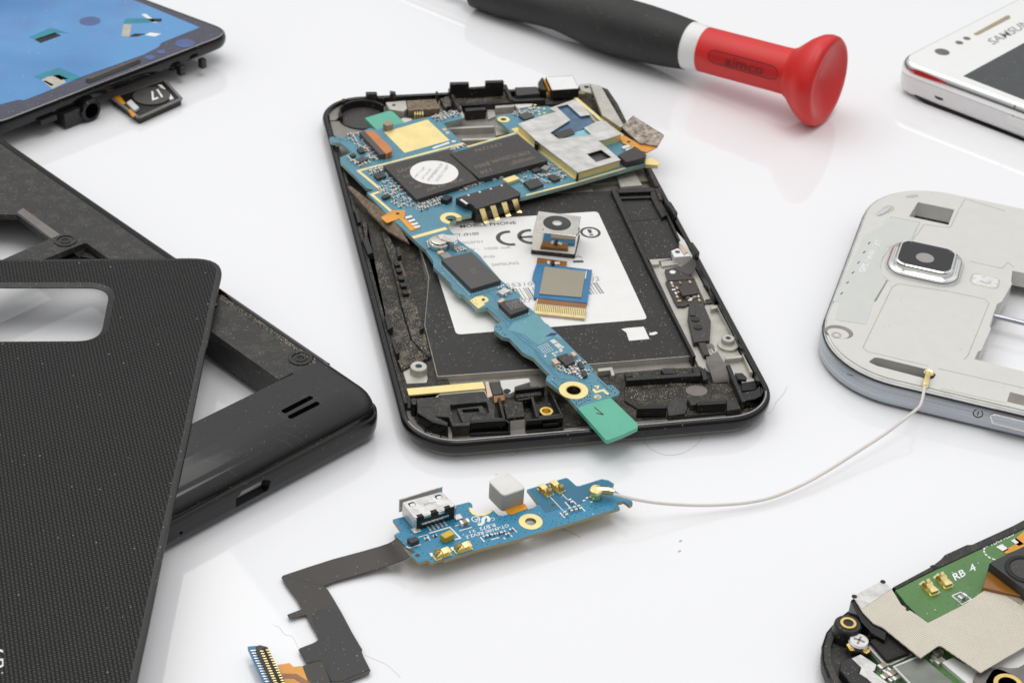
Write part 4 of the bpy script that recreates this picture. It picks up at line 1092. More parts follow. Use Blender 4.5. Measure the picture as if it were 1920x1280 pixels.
# pale field and gold runs
Q_('copper_field', CL((1720, 985), (1860, 935)) + D((210, 1020), (490, 1275)) + HH((200, 160), (60, 250), (5, 220), (-90, 140)) + CL((1660, 1060)), ZM - .1, ZM + .02, m_pcbp, 0, .3, sub)
def gold_run(px, w, parent=sub, mt=m_goldm, nm='gold_trace'):
    return mp(nm, Geo().prism(path_band(W(px, ZM), w), ZM - .1, ZM + .04), mt, 0, parent)
gold_run(A((1030, 545), (1005, 525), (270, 718), (440, 858), (365, 884), (505, 1005)), .62)
gold_run(A((655, 1188), (892, 1122)), .95)
gold_run(BB((40, 790), (160, 765), (210, 772), (690, 636)), .5)
gold_run(BB((660, 590), (1290, 1090)), 1.5)
gold_run(B((250, 890), (600, 800), (1010, 680), (1100, 650)), .45)
gold_run(B((600, 205), (770, 350), (930, 470)), .9)
Q_('gold_shield_pad', AA((770, 692), (1292, 540), (1555, 788), (1015, 940)), ZM - .1, ZM + .04, m_goldm, 0, 0, sub)
g = Geo()
loop = W(AA((745, 690), (1300, 528), (1585, 795), (1005, 962), (745, 690)), ZM)
g.prism(path_band(loop, .1), ZM - .1, ZM + .03)
mp('outline_trace', g, m_pcbp, 0, sub)
for q in (((1460, 650), (1500, 640), (1530, 665), (1490, 678)), ((1500, 690), (1540, 680), (1560, 705), (1520, 715)), ((1345, 875), (1545, 805), (1560, 825), (1360, 890)), ((1580, 790), (1630, 790), (1625, 810), (1580, 812))):
    Q_('pad', AA(*q), ZM - .1, ZM + .04, m_flesh if q[0][0] < 1345 or q[0][1] < 700 else m_silk, 0, 0, sub)
for p, r0, r1 in ((BB(555, 503)[0], .66, 1.35), (HH(403, 702)[0], 1.45, 2.55), (CL(1415, 757)[0], .45, 1.05)):
    o, h = ringband(U(p, ZM), r0, r1, 36)
    mp('gold_ring', Geo().prism(o, ZM - .1, ZM + .05, h), m_goldm, 0, sub)
Q_('gold_pad', CL((1285, 765), (1350, 725), (1420, 715), (1400, 770), (1440, 800), (1370, 845)), ZM - .1, ZM + .04, m_goldm, 0, .1, sub)
g = Geo().prism(circ(U(A(925, 1052)[0], ZM), 2.2, 26, a0=5, a1=250) + circ(U(A(925, 1052)[0], ZM), 1.1, 26, a0=5, a1=250)[::-1], ZM - .86, ZM + .06)
mp('gold_ring', g, m_goldm, .05, sub)
o, h = ringband(U(HH(403, 702)[0], ZM), 1.25, 1.44, 30)
mp('hole_lining', Geo().prism(o, ZM - .8, ZM + .02, h), m_brass, 0, sub)
g = Geo().prism(path_band(W(HH((600, 690), (625, 720), (700, 700), (750, 745)), ZM), .55), ZM, ZM + .04)
g.prism(path_band(W(HH((610, 665), (650, 660), (640, 690)), ZM), .3), ZM, ZM + .04)
mp('logo_print', g, m_goldm, 0, sub)
cR = U(HH(643, 768)[0], ZM); o, h = ringband(cR, .48, .62, 24)
mp('registered_mark', text_px('R', HH((625, 785), (668, 770), (618, 758)), ZM + .04, Geo().prism(o, ZM, ZM + .04, h)), m_goldm, 0, sub)
Q_('violet_mark', HH((115, 165), (180, 125), (245, 130), (215, 155)), ZM, ZM + .03, m_purple, 0, 0, sub)
# via dots
g = Geo(); random.seed(3)
dots = HH((208, 582), (190, 610), (228, 645), (210, 628), (245, 662), (285, 632), (308, 622), (335, 622), (405, 798), (430, 820), (455, 805), (480, 800), (510, 780), (540, 770), (430, 840), (460, 852), (485, 835), (510, 815), (535, 800), (565, 768), (565, 800), (570, 735), (555, 715), (580, 690), (535, 680), (650, 602), (670, 622), (690, 635), (705, 655), (725, 668), (740, 685), (760, 700), (780, 712), (795, 688), (775, 665), (815, 725), (760, 745), (730, 750), (540, 705), (580, 662), (485, 398), (505, 412), (522, 430), (572, 482)) + \
       CL((1552, 1028), (1580, 1025), (1600, 1040), (1590, 1060), (1612, 1085), (1637, 1105), (1665, 612), (1742, 685), (1310, 770), (1330, 790), (1355, 800), (1345, 765)) + AA((180, 765), (215, 770), (250, 775), (285, 790), (320, 800), (240, 795))
for p in dots: g.prism(circ(U(p, ZM), .13, 8), ZM, ZM + .045)
mp('via_hole', g, m_hole, 0, sub, ) ['kind'] = 'stuff'
g = Geo()
for pts, w in ((CL((1440, 830), (1640, 980), (1670, 1040), (1830, 1180), (1990, 1300)), .12), (CL((1470, 815), (1690, 985), (1700, 1040), (1900, 1200)), .1), (HH((0, 290), (260, 580), (590, 635)), .1), (HH((10, 320), (255, 600), (330, 600)), .1), (CL((1290, 715), (1480, 690), (1550, 740), (1520, 790)), .09)):
    g.prism(path_band(W(pts, ZM), w), ZM - .05, ZM + .015)
m_tr = mat('dark copper run', (.025, .13, .22, 1), .35)
mp('board_trace', g, m_tr, 0, sub)
# ---- big chips
c1 = Q_('memory_chip', A((445, 680), (915, 562), (1113, 782), (682, 918)), ZM, 6.35, m_chip, .08)
c2 = Q_('memory_chip', BB((22, 840), (700, 645), (1000, 912), (312, 1092)), ZM, 6.65, m_chip, .08)
def MT(s, px, z, par, mt=m_mark, bold=0.0): return mp('chip_lettering', text_px(s, px, z, bold=bold), mt, 0, par)
MT('SAMSUNG', FF((400, 640), (900, 500), (375, 590)), 6.37, c1)
MT('K4P', FF((490, 715), (620, 690), (472, 675)), 6.37, c1)
MT('M2', FF((590, 815), (650, 800), (575, 785)), 6.37, c1)
MT('AIIII', FF((670, 885), (780, 850), (650, 850)), 6.37, c1)
MT('GKYE  YKA', FF((875, 930), (1450, 760), (855, 885)), 6.37, c1)
st = mp('round_sticker', Geo().prism(circ(U(FF(974, 628)[0], 6.37), 4.95, 44, 4.85), 6.34, 6.40), m_paper, 0, c1)
for s, q in (('0B711@', ((675, 725), (830, 560), (655, 690))), ('QT-JLED', ((790, 750), (935, 590), (765, 715))), ('PFBPEBDCE', ((890, 770), (1110, 510), (865, 735))), ('XXKL7 DIBT', ((1020, 785), (1215, 530), (990, 750)))):
    mp('sticker_print', text_px(s, FF(*q), 6.42), m_inkl, 0, st)
MT('SAMSUNG', BB((855, 868), (640, 915), (880, 895)), 6.67, c2)
MT('KMKYL000VM', BB((800, 815), (430, 905), (830, 845)), 6.67, c2)
MT('B503', BB((400, 925), (258, 965), (425, 955)), 6.67, c2)
MT('128', BB((420, 990), (315, 1020), (440, 1020)), 6.67, c2)
MT('UNC', BB((740, 905), (610, 940), (755, 930)), 6.67, c2)
MT('CFE1794', BB((530, 735), (260, 800), (545, 760)), 6.67, c2)
for q, ch0 in (((1415, 300, 1.0), c2),):
    pass
c3 = Q_('power_chip', CL((1000, 350), (1300, 275), (1597, 560), (1300, 648)), ZM, 6.25, m_chipg, .06)
MT('SGM', EE((275, 950), (330, 935), (262, 920)), 6.27, c3)
MT('3205', EE((290, 985), (350, 965), (280, 958)), 6.27, c3)
c4 = Q_('codec_chip', CL((1570, 785), (1762, 742), (1876, 838), (1692, 908)), ZM, 6.25, m_chip, .06)
MT('AGBBL', CL((1655, 810), (1790, 768), (1632, 790)), 6.27, c4, m_inkl)
MT('33257', CL((1680, 838), (1815, 795), (1660, 815)), 6.27, c4, m_inkl)
MT('C7HCJ', CL((1705, 866), (1840, 822), (1685, 842)), 6.27, c4, m_inkl)
c5 = Q_('driver_chip', HH((235, 362), (335, 328), (420, 412), (330, 452)), ZM, 6.05, m_chip, .05)
c6 = Q_('small_chip', HH((445, 425), (480, 415), (515, 465), (480, 485)), ZM, 5.85, m_chip, .05)
c7 = Q_('small_chip', HH((480, 505), (515, 495), (545, 545), (505, 565)), ZM, 5.85, m_chip, .05)
c8 = Q_('small_chip', AA((425, 1020), (505, 975), (575, 1010), (490, 1050)), ZM, 5.85, m_chipg, .05)
c9 = Q_('small_chip', AA((440, 890), (500, 868), (545, 920), (480, 935)), ZM, 5.85, m_chip, .05)
c10 = Q_('small_chip', AA((355, 960), (405, 935), (435, 965), (385, 985)), ZM, 5.80, m_chip, .05)
c11 = Q_('small_chip', AA((640, 1195), (740, 1165), (795, 1215), (690, 1250)), ZM, 5.90, m_chip, .05)
c12 = Q_('small_chip', BB((755, 1125), (885, 1085), (960, 1150), (825, 1195)), ZM, 6.00, m_chip, .05)
c13 = Q_('small_chip', BB((1000, 1075), (1060, 1045), (1125, 1090), (1060, 1115)), ZM, 5.90, m_chip, .05)
c14 = Q_('small_chip', BB((705, 460), (800, 425), (865, 470), (770, 500)), ZM, 5.90, m_chipg, .05)
c15 = Q_('small_chip', FF((130, 1000), (225, 965), (275, 1000), (170, 1040)), ZM, 5.90, m_chip, .05)
c16 = Q_('small_chip', FF((1075, 1040), (1160, 985), (1270, 1010), (1180, 1075)), ZM, 6.40, m_black, .08)
c17 = Q_('small_chip', BB((835, 1000), (900, 975), (930, 1005), (865, 1030)), ZM, 5.90, m_chip, .05)
Q_('crystal_can', CL((1560, 668), (1640, 632), (1692, 662), (1612, 705)), ZM, 6.00, m_can, .1, .25)
Q_('crystal_can', BB((545, 1095), (665, 1055), (720, 1090), (600, 1130)), ZM, 6.05, m_goldm, .1, .2)
Q_('inductor', BB((925, 985), (970, 955), (1030, 970), (985, 1010)), ZM, 6.20, m_capg, .08)
Q_('inductor', HH((175, 395), (220, 378), (265, 420), (222, 440)), ZM, 6.10, m_flesh, .06)
Q_('inductor', HH((370, 325), (405, 310), (440, 345), (405, 360)), ZM, 5.95, m_flesh, .06)
Q_('inductor', CL((985, 305), (1060, 278), (1110, 325), (1030, 345)), ZM, 5.95, m_capg, .06)
Q_('inductor', CL((955, 275), (1010, 255), (1035, 280), (975, 298)), ZM, 5.90, m_flesh, .06)
Q_('inductor', CL((1560, 770), (1610, 735), (1640, 755), (1590, 790)), ZM, 5.70, m_flesh, .05)
Q_('coil', AA((755, 585), (805, 545), (880, 575), (870, 600), (800, 615)), ZM, 6.70, m_cap, .12, .2)
# ribbon socket
sk = Q_('ribbon_socket', AA((470, 690), (560, 665), (690, 800), (830, 940), (720, 960)), ZM, 6.60, m_chipg, .08)
Q_('socket_latch', AA((532, 672), (640, 668), (740, 765), (868, 888), (860, 925), (790, 950)), ZM, 6.65, mat('orange latch', (.55, .20, .06, 1), .4), .06, 0, sk)
for k in range(15):
    f = k / 14
    c = U((AA(480, 725)[0][0] * (1 - f) + AA(712, 975)[0][0] * f, AA(480, 725)[0][1] * (1 - f) + AA(712, 975)[0][1] * f), ZM + .2)
    mp('socket_pin', Geo().box(c, .9, .17, ZM, ZM + .4, R_(4)), m_tin, 0, sk)
# shield can
can_o = BB((700, 545), (880, 480), (1080, 425), (1010, 390), (1255, 305), (1300, 320), (1495, 520), (1580, 520), (1738, 648), (1580, 700), (1505, 715), (1575, 770), (1728, 905), (1300, 1032), (882, 712))
zc_ = 7.10
ho = W(BB((1088, 376), (1195, 350), (1328, 470), (1420, 455), (1498, 518), (1360, 585), (1432, 650), (1378, 662), (1105, 695), (1022, 635), (1225, 505)), zc_)
hs = W(BB((1388, 846), (1532, 803), (1640, 880), (1482, 926)), zc_)
g = Geo().prism(W(can_o, zc_), zc_ - .22, zc_, [ho, hs])
cn = mp('shield_can', g, m_can, .06)
g = Geo().prism(off(W(can_o, zc_), .12), ZM, zc_ - .22, [off(off(W(can_o, zc_), .12), .2)])
mp('can_wall', g, m_goldm, 0, cn)
Q_('inner_film', BB((1070, 370), (1200, 340), (1330, 450), (1450, 450), (1530, 530), (1340, 600), (1150, 690), (1000, 640)), 6.50, 6.60, mat('blue tinted film', (.06, .125, .21, 1), .14, vary=.2, vsize=1.5), 0, 0, cn)
Q_('inner_chip', BB((1060, 630), (1230, 590), (1270, 640), (1110, 700)), 6.55, 6.85, m_chip, .05, 0, cn)
Q_('inner_film', BB((1060, 690), (1370, 600), (1450, 670), (1120, 740)), 6.45, 6.56, mat('pale cyan film', (.22, .50, .58, 1), .2), 0, 0, cn)
Q_('inner_chip', BB((1360, 820), (1540, 780), (1680, 890), (1480, 950)), ZM, 6.20, m_chipg, 0, 0, cn)
def can_slot(p, w):
    a, b = U(BB(882, 712)[0], zc_), U(BB(1300, 1032)[0], zc_)
    return a, b
for q in (((868, 705), (905, 715), (900, 745), (868, 735)), ((1285, 1028), (1308, 1030), (1308, 1050), (1285, 1048))):
    c = U(BB(q[0])[0], zc_)
    mp('can_corner', Geo().prism(W(BB(*q), zc_), ZM + .1, zc_ - .25), m_hole, 0, cn)
# SIM contact block
zs = 6.80
st_ = W(A((958, 908), (1012, 890), (1045, 882), (1180, 842)) + B((110, 800), (150, 830), (212, 872), (205, 888)) + A((1105, 985), (1080, 958)), zs)
front = (st_[-2], st_[-3])
sb = mp('card_contact_block', Geo().prism(st_, ZM, zs), m_chip, .08)
fd_ = (Vector(front[1]) - Vector(front[0])); fl = fd_.length; fd_.normalize(); fnn = Vector((fd_.y, -fd_.x))
g = Geo()
back = [tuple(Vector(front[0]) - fnn * 1.2), tuple(Vector(front[1]) - fnn * 1.2)]
g.prism([front[0], front[1], back[1], back[0]], 3.65, zs - .05)
mp('block_face', g, m_black, .1, sb)
for q in (((375, 208), (442, 194), (482, 335), (470, 355), (425, 358)), ((505, 172), (572, 158), (612, 295), (600, 318), (556, 322)), ((640, 132), (706, 116), (742, 255), (730, 278), (690, 282)), ((768, 96), (838, 80), (872, 215), (860, 240), (820, 246))):
    pts = [V(p, front[0], front[1], .12) for p in EE(*q)]
    lo_ = pts[3:] + [V(EE((q[3][0], q[3][1] - 28))[0], front[0], front[1], .12)]
    g = Geo().quadbox([pts[0], pts[1], pts[2], pts[4]], (-fnn.x * .5, -fnn.y * .5, 0))
    a, b = pts[4], pts[2]
    g.quadbox([a, b, b + Vector((fnn.x * .6, fnn.y * .6, -.25)), a + Vector((fnn.x * .6, fnn.y * .6, -.25))], (0, 0, -.18))
    mp('spring_contact', g, m_gold, .06, sb)
g = Geo().px(EE((100, 75), (160, 55), (275, 135), (220, 160)), zs - .2, zs + .25)
mp('block_tab', g, m_black, .08, sb)
Q_('tab_slot', EE((140, 92), (165, 82), (245, 138), (218, 146)), zs, zs + .28, m_tin, 0, 0, sb)
for q in ((250, 40), (315, 1225)):
    pass
for q in ((205, 1260), (318, 1228), (428, 1196), (538, 1163)):
    mp('block_hole', Geo().prism(circ(U(BB(q)[0], zs), .24, 12), zs - .1, zs + .03), m_silk, 0, sb)
# button cell with its tab
cc2 = U(CL(980, 165)[0], 6.60)
cell = mp('button_cell', Geo().lathe([(ZM, 2.0), (5.70, 2.1), (6.30, 2.15), (6.50, 2.0), (6.52, 1.75), (6.85, 1.7), (6.90, 1.5), (6.90, .01)], (cc2[0], cc2[1], 0), (0, 0, 1), 36), m_nickel)
Q_('cell_tab', CL((960, 110), (1010, 98), (1060, 108), (1165, 112), (1162, 150), (1130, 182), (1050, 170), (990, 150)), 6.88, 7.05, m_can, .05, .2, cell)
g = Geo().px(CL((1125, 170), (1160, 150), (1160, 185), (1128, 205)), ZM, 6.90); mp('cell_leg', g, m_can, .03, 0, cell) if False else mp('cell_leg', g, m_can, .03, cell)
for q in (((1000, 145), (1018, 135), (1025, 150), (1008, 160)), ((1022, 118), (1040, 112), (1046, 126), (1028, 132))):
    Q_('weld_spot', CL(*q), 7.00, 7.07, m_flesh, 0, .1, cell)
Q_('solder_fillet', CL((850, 165), (900, 150), (900, 230), (870, 235)), ZM, 5.60, m_can, .1)
# orange flexes with worn pads
of = Q_('orange_flex', A((430, 1045), (505, 995), (600, 992), (600, 1030), (590, 1048), (712, 1118), (640, 1140), (560, 1052), (470, 1085)), ZM, ZM + .12, m_orange, .03, .3)
mp('flex_hole', Geo().prism(circ(U(A(548, 1018)[0], ZM + .12), .38, 14), ZM + .1, ZM + .14), m_hole, 0, of)
for q in (((598, 1040), (645, 1028), (655, 1042), (608, 1054)), ((620, 1064), (665, 1052), (675, 1066), (630, 1078)), ((640, 1088), (685, 1076), (695, 1090), (650, 1100)), ((660, 1108), (702, 1098), (712, 1110), (668, 1120))):
    Q_('solder_joint', A(*q), ZM + .1, ZM + .32, m_tin, .06, .1, of)
def zpad(p): return p
pp = [(190, 825, 4.50), (215, 822, 4.70), (460, 1010, 5.50), (560, 1110, 5.30), (632, 1228, 4.30), (480, 1140, 4.30), (350, 1010, 4.10)]
vs = [(*U(A(x, y)[0], z), z) for x, y, z in pp]
g = Geo().add(vs + [(x, y, z - .45) for x, y, z in vs], [tuple(range(7)), tuple(reversed(range(7, 14)))] + [(i, (i + 1) % 7, (i + 1) % 7 + 7, i + 7) for i in range(7)])
mp('worn_pad', g, m_tan, .08)
pp = [(920, 405, 6.00), (1005, 325, 7.30), (1225, 462, 7.30), (1178, 540, 6.10), (1052, 520, 6.00)]
vs = [(*U(B(x, y)[0], z), z) for x, y, z in pp]
g = Geo().add(vs + [(x, y, z - .5) for x, y, z in vs], [tuple(range(5)), tuple(reversed(range(5, 10)))] + [(i, (i + 1) % 5, (i + 1) % 5 + 5, i + 5) for i in range(5)])
mp('worn_pad', g, m_mica, .1)
of2 = Q_('orange_flex', B((905, 470), (950, 470), (1060, 535), (1175, 525), (1180, 545), (1100, 585), (1040, 570), (930, 520)), ZM, 5.65, m_orange, .04, .3)
mp('flex_hole', Geo().prism(circ(U(B(975, 512)[0], 5.65), .4, 14), 5.60, 5.67), m_hole, 0, of2)
Q_('solder_joint', B((925, 545), (975, 530), (985, 545), (935, 560)), ZM, 5.85, m_tin, .06, .1)
Q_('solder_joint', B((950, 562), (1000, 548), (1008, 560), (960, 575)), ZM, 5.85, m_tin, .06, .1)
Q_('switch_block', B((898, 605), (1018, 542), (1100, 600), (1090, 620), (960, 655)), ZM, 6.80, m_chip, .1)
Q_('gold_tab', B((1080, 640), (1132, 622), (1196, 655), (1182, 676), (1095, 670)), ZM - .9, ZM + .05, m_goldm, .06)
# ---- small parts scattered between the chips
ax_ = (Vector(U(A(915, 562)[0], 6.35)) - Vector(U(A(445, 680)[0], 6.35))); ANG = math.atan2(ax_.y, ax_.x)
def cap_mesh(name, l, w, h, body):
    g = Geo(); e = l * .26
    g.prism(rr(0, 0, l - 2 * e + .02, w * .96, .02, 0, 0, 1), 0, h * .97, top=0, side=0)
    for s in (-1, 1): g.prism(rr(s * (l / 2 - e / 2), 0, e, w, .04, 0, 0, 2), 0, h, top=1, side=1)
    return g.mesh(name, [body, m_tin], (0, 0, 0))
capm = [cap_mesh('chip_capacitor', .95, .52, .46, m_cap), cap_mesh('chip_capacitor', .72, .40, .34, m_capg), cap_mesh('chip_capacitor', .80, .44, .40, m_flesh), cap_mesh('chip_capacitor', .70, .38, .3, m_chip)]
def put_cap(th, me, x, y, z, ang):
    o = bpy.data.objects.new('chip_capacitor', me); COL.objects.link(o); o.parent = th.o
    o.location = (Vector((x, y, z)) - Vector(th.base)) * S; o.rotation_euler = (0, 0, ang)
    return o
keep = [W(A((445, 680), (915, 562), (1113, 782), (690, 940)), ZM), W(BB((22, 840), (700, 645), (1010, 930), (312, 1110)), ZM), W(AA((460, 690), (560, 655), (880, 890), (860, 970), (715, 985)), ZM), W(can_o, ZM),
        W(HH((225, 355), (335, 320), (430, 415), (330, 470)), ZM), W(A((940, 900), (1012, 880), (1180, 840)) + B((110, 790), (220, 880)) + A((1105, 1000)), ZM),
        W(CL((990, 345), (1300, 265), (1607, 570), (1300, 675)), ZM), W(CL((1560, 780), (1762, 732), (1886, 848), (1692, 925)), ZM)]
for c in (c6, c7, c8, c9, c10, c11, c12, c13, c14, c15, c16, c17):
    vv = [(c.data.vertices[i].co.x / S + mb.base[0], c.data.vertices[i].co.y / S + mb.base[1]) for i in range(len(c.data.vertices))]
    cx, cy = centre(vv); r = max(math.hypot(a - cx, b - cy) for a, b in vv)
    keep.append(circ((cx, cy), r * 1.02, 12))
regions = [(A((345, 715), (440, 690), (690, 930), (700, 960), (560, 985), (440, 900)), 46), (A((660, 965), (850, 905), (850, 955), (700, 1005)), 18), (AA((330, 735), (470, 700), (720, 985), (890, 965), (880, 1000), (700, 1040), (620, 1040), (330, 760)), 34),
           (AA((320, 990), (430, 1040), (600, 1060), (480, 1110), (380, 1050)), 9), (AA((1320, 512), (1630, 436), (1680, 500), (1400, 565)), 20), (AA((1500, 905), (1720, 850), (1715, 875), (1530, 935)), 9), (AA((560, 1150), (740, 1110), (780, 1150), (640, 1190)), 8),
           (BB((90, 1190), (560, 1060), (580, 1085), (120, 1225)), 16), (BB((690, 1040), (860, 975), (1040, 940), (1160, 1060), (1180, 1120), (960, 1150), (740, 1210), (730, 1110)), 30), (BB((650, 430), (880, 385), (880, 440), (700, 520), (660, 480)), 12),
           (HH((180, 430), (330, 470), (450, 410), (520, 440), (560, 545), (470, 590), (420, 540), (290, 545)), 26), (CL((1600, 600), (1660, 590), (1720, 650), (1690, 720), (1640, 740), (1560, 700)), 8), (CL((1130, 250), (1200, 230), (1240, 265), (1160, 295)), 6), (BB((960, 800), (1020, 820), (1110, 910), (1060, 900)), 8), (BB((1540, 975), (1720, 930), (1730, 950), (1560, 1010)), 8)]
random.seed(11); spots = []
for poly, n in regions:
    pw = W(poly, ZM); xs = [p[0] for p in pw]; ys = [p[1] for p in pw]; k = 0; tries = 0
    while k < n and tries < 900:
        tries += 1
        p = (random.uniform(min(xs), max(xs)), random.uniform(min(ys), max(ys)))
        if not inside(p, pw) or any(inside(p, q) for q in keep): continue
        if any(math.hypot(p[0] - a, p[1] - b) < .68 for a, b, _ in spots): continue
        spots.append((p[0], p[1], ANG + random.choice((0, math.pi / 2)))); k += 1
rest = Geo()
for i, (x, y, an) in enumerate(spots):
    me = capm[random.choice((0, 1, 1, 2, 3))]
    if i % 2 == 0 and i < 200: put_cap(mb, me, x, y, ZM, an)
    else:
        R0 = Matrix.Rotation(an, 3, 'Z')
        rest.add([tuple(R0 @ (v.co / S) + Vector((x, y, ZM))) for v in me.vertices], [tuple(p.vertices) for p in me.polygons], 0)
        n0 = len(me.polygons)
        rest.m[-n0:] = [p.material_index for p in me.polygons]
mp('small_capacitors', rest, [m_cap, m_tin], 0, None, None, 'stuff')
g = Geo()                                       # bright bare pads and solder between the parts
for poly, n in regions:
    pw = W(poly, ZM); xs = [p[0] for p in pw]; ys = [p[1] for p in pw]
    for _ in range(n * 5):
        p = (random.uniform(min(xs), max(xs)), random.uniform(min(ys), max(ys)))
        if inside(p, pw) and not any(inside(p, q) for q in keep[:8]): g.box(p, random.uniform(.14, .34), random.uniform(.12, .24), ZM, ZM + random.uniform(.05, .14), ANG)
mp('solder_pads', g, m_tin, 0, sub, None, 'stuff')
g = Geo()                                       # ball rows along the chips
def row(p, q, n, z=ZM):
    a, b = Vector(U(p, z)), Vector(U(q, z))
    for k in range(n):
        c = a.lerp(b, k / (n - 1)); g.prism(circ(tuple(c), .15, 6), z, z + .14)
row(CL(990, 408)[0], CL(1282, 712)[0], 24); row(CL(1310, 712)[0], CL(1600, 622)[0], 13)
row(CL(1570, 845)[0], CL(1680, 950)[0], 8); row(CL(1710, 955)[0], CL(1875, 900)[0], 7)
row(BB(830, 1215)[0], BB(960, 1180)[0], 8); row(HH(235, 405)[0], HH(325, 470)[0], 6); row(HH(340, 475)[0], HH(425, 440)[0], 6)
for r in range(5):
    for c in range(5):
        p = HH(55 + r * 14 + c * 20, 270 + r * 16 - c * 9)[0]; g.box(U(p, ZM), .22, .22, ZM, ZM + .04, ANG)
mp('solder_balls', g, m_tin, 0, sub, None, 'stuff')
for q in (((162, 205), (205, 188), (245, 218), (200, 238)), ((205, 245), (250, 225), (290, 258), (248, 280)), ((250, 285), (275, 275), (292, 290), (268, 300)), ((275, 265), (298, 258), (312, 272), (290, 282)), ((105, 355), (125, 345), (135, 365), (115, 372)), ((180, 330), (205, 322), (218, 335), (195, 345)), ((215, 318), (238, 310), (250, 322), (228, 330)), ((255, 305), (285, 295), (298, 310), (268, 320)), ((200, 350), (222, 342), (235, 355), (212, 362))):
    Q_('bare_pad', HH(*q), ZM, ZM + .05, m_cream, 0, 0, sub)
for q in ((905, 390), (860, 385), (910, 425), (965, 440), (915, 450), (840, 400), (960, 395), (870, 360)):
    mp('test_pad', Geo().prism(circ(U(BB(q)[0], ZM), .32, 12), ZM, ZM + .05), m_goldm, 0, sub)

# ------------------------------------------------------------------ camera module standing on the label
ZK0, ZK1 = 3.15, 8.2
km = Thing('camera_module', 'silver camera cube with a blue gold-edged flex board lying on the white label', 'camera module', (*U(D(400, 480)[0], 3.1), 3.04))
tp = W(D((242, 76), (637, 126), (592, 308), (195, 266)), ZK1)
g = Geo().prism(rnd(tp, .15), 3.9, ZK1)
hs_ = km.part('housing', g, m_nickel, .12)
km.part('housing_top', Geo().prism(off(tp, .25), ZK1 - .05, ZK1 + .025), mat('satin nickel', (.60, .575, .53, 1), .36, .7), 0, hs_)
km.part('base', Geo().prism(off(tp, -.12), ZK0, 3.92), m_black, .08)
lc = U(D(416, 190)[0], ZK1); lr = abs(U(D(545, 190)[0], ZK1)[0] - U(D(286, 190)[0], ZK1)[0]) / 2
ln = km.part('lens_barrel', Geo().lathe([(ZK1 - .2, lr), (ZK1 + .05, lr), (ZK1 + .06, lr * .94), (ZK1 + .03, lr * .90), (ZK1 + .03, lr * .34), (ZK1 - .02, lr * .3), (ZK1 - .02, .01)], (lc[0], lc[1], 0), (0, 0, 1), 40), m_barrel)
km.part('lens_seat', Geo().prism(circ(lc, lr * .98, 36), ZK1 - .05, ZK1 + .045, [circ(lc, lr * .90, 36)]), m_hole, 0, ln)
km.part('lens_glass', Geo().lathe([(ZK1 + .03, lr * .22), (ZK1 + .07, lr * .14), (ZK1 + .08, .01)], (lc[0], lc[1], 0), (0, 0, 1), 24), m_chrome, 0, ln)
km.part('vent_hole', Geo().prism(circ(U(D(286, 247)[0], ZK1), .17, 12), ZK1, ZK1 + .035), m_hole, 0, hs_)
def kp(name, px, z0, z1, mt, bev=0.0, r=0.0, parent=None):
    p = W(px, z1); return km.part(name, Geo().prism(rnd(p, r) if r else p, z0, z1), mt, bev, parent)
fxk = kp('amber_flex', D((235, 505), (510, 540), (495, 600), (225, 570)), 3.1, 3.7, m_amber, .05)
for q in (((320, 535), (350, 532), (352, 560), (328, 562)), ((390, 545), (440, 540), (445, 560), (395, 565))):
    kp('flex_capacitor', D(*q), 3.6, 4.0, m_tin, .08, .1, fxk)
kp('flex_chip', D((365, 530), (392, 530), (392, 570), (365, 570)), 3.6, 4.1, m_hole, .05, 0, fxk)
bb_ = kp('blue_board', D((228, 558), (300, 565), (740, 618), (695, 925), (200, 872), (205, 830), (215, 730), (188, 690), (200, 635)), 3.1, 3.75, m_blue, .05, .15)
kp('woven_pad', D((300, 588), (680, 632), (640, 872), (250, 838)), 3.7, 3.95, m_cloth2, .03, .1, bb_)
kp('white_edge', D((682, 630), (690, 630), (680, 700), (672, 700)), 3.7, 3.9, m_white, 0, 0, bb_)
gt = kp('edge_connector', D((232, 878), (690, 925), (670, 1070), (205, 1020), (212, 930)), 3.05, 3.6, m_flesh, .05, .1)
g = Geo(); a0, a1 = Vector(U(D(225, 935)[0], 3.6)), Vector(U(D(685, 985)[0], 3.6)); dv = Vector(U(D(215, 1010)[0], 3.6)) - a0
gd = kp('gold_edge', D((222, 935), (688, 985), (672, 1066), (208, 1018)), 3.55, 3.63, m_gold, 0, 0, gt)
for k in range(27):
    q = a0.lerp(a1, (k + .5) / 27); w = (a1 - a0) / 27 * .24
    g.prism([tuple(q - w), tuple(q + w), tuple(q + w + dv * .8), tuple(q - w + dv * .8)], 3.6, 3.66)
km.part('contact_gap', g, m_edge2, 0, gt, None, None)
g = Geo(); a0, a1 = Vector(U(D(240, 885)[0], 3.6)), Vector(U(D(690, 930)[0], 3.6)); dv = Vector(U(D(230, 930)[0], 3.6)) - a0
g.prism([tuple(a0), tuple(a1), tuple(a1 + dv), tuple(a0 + dv)], 3.58, 3.62)
km.part('flex_cover', g, m_amber, 0, gt)
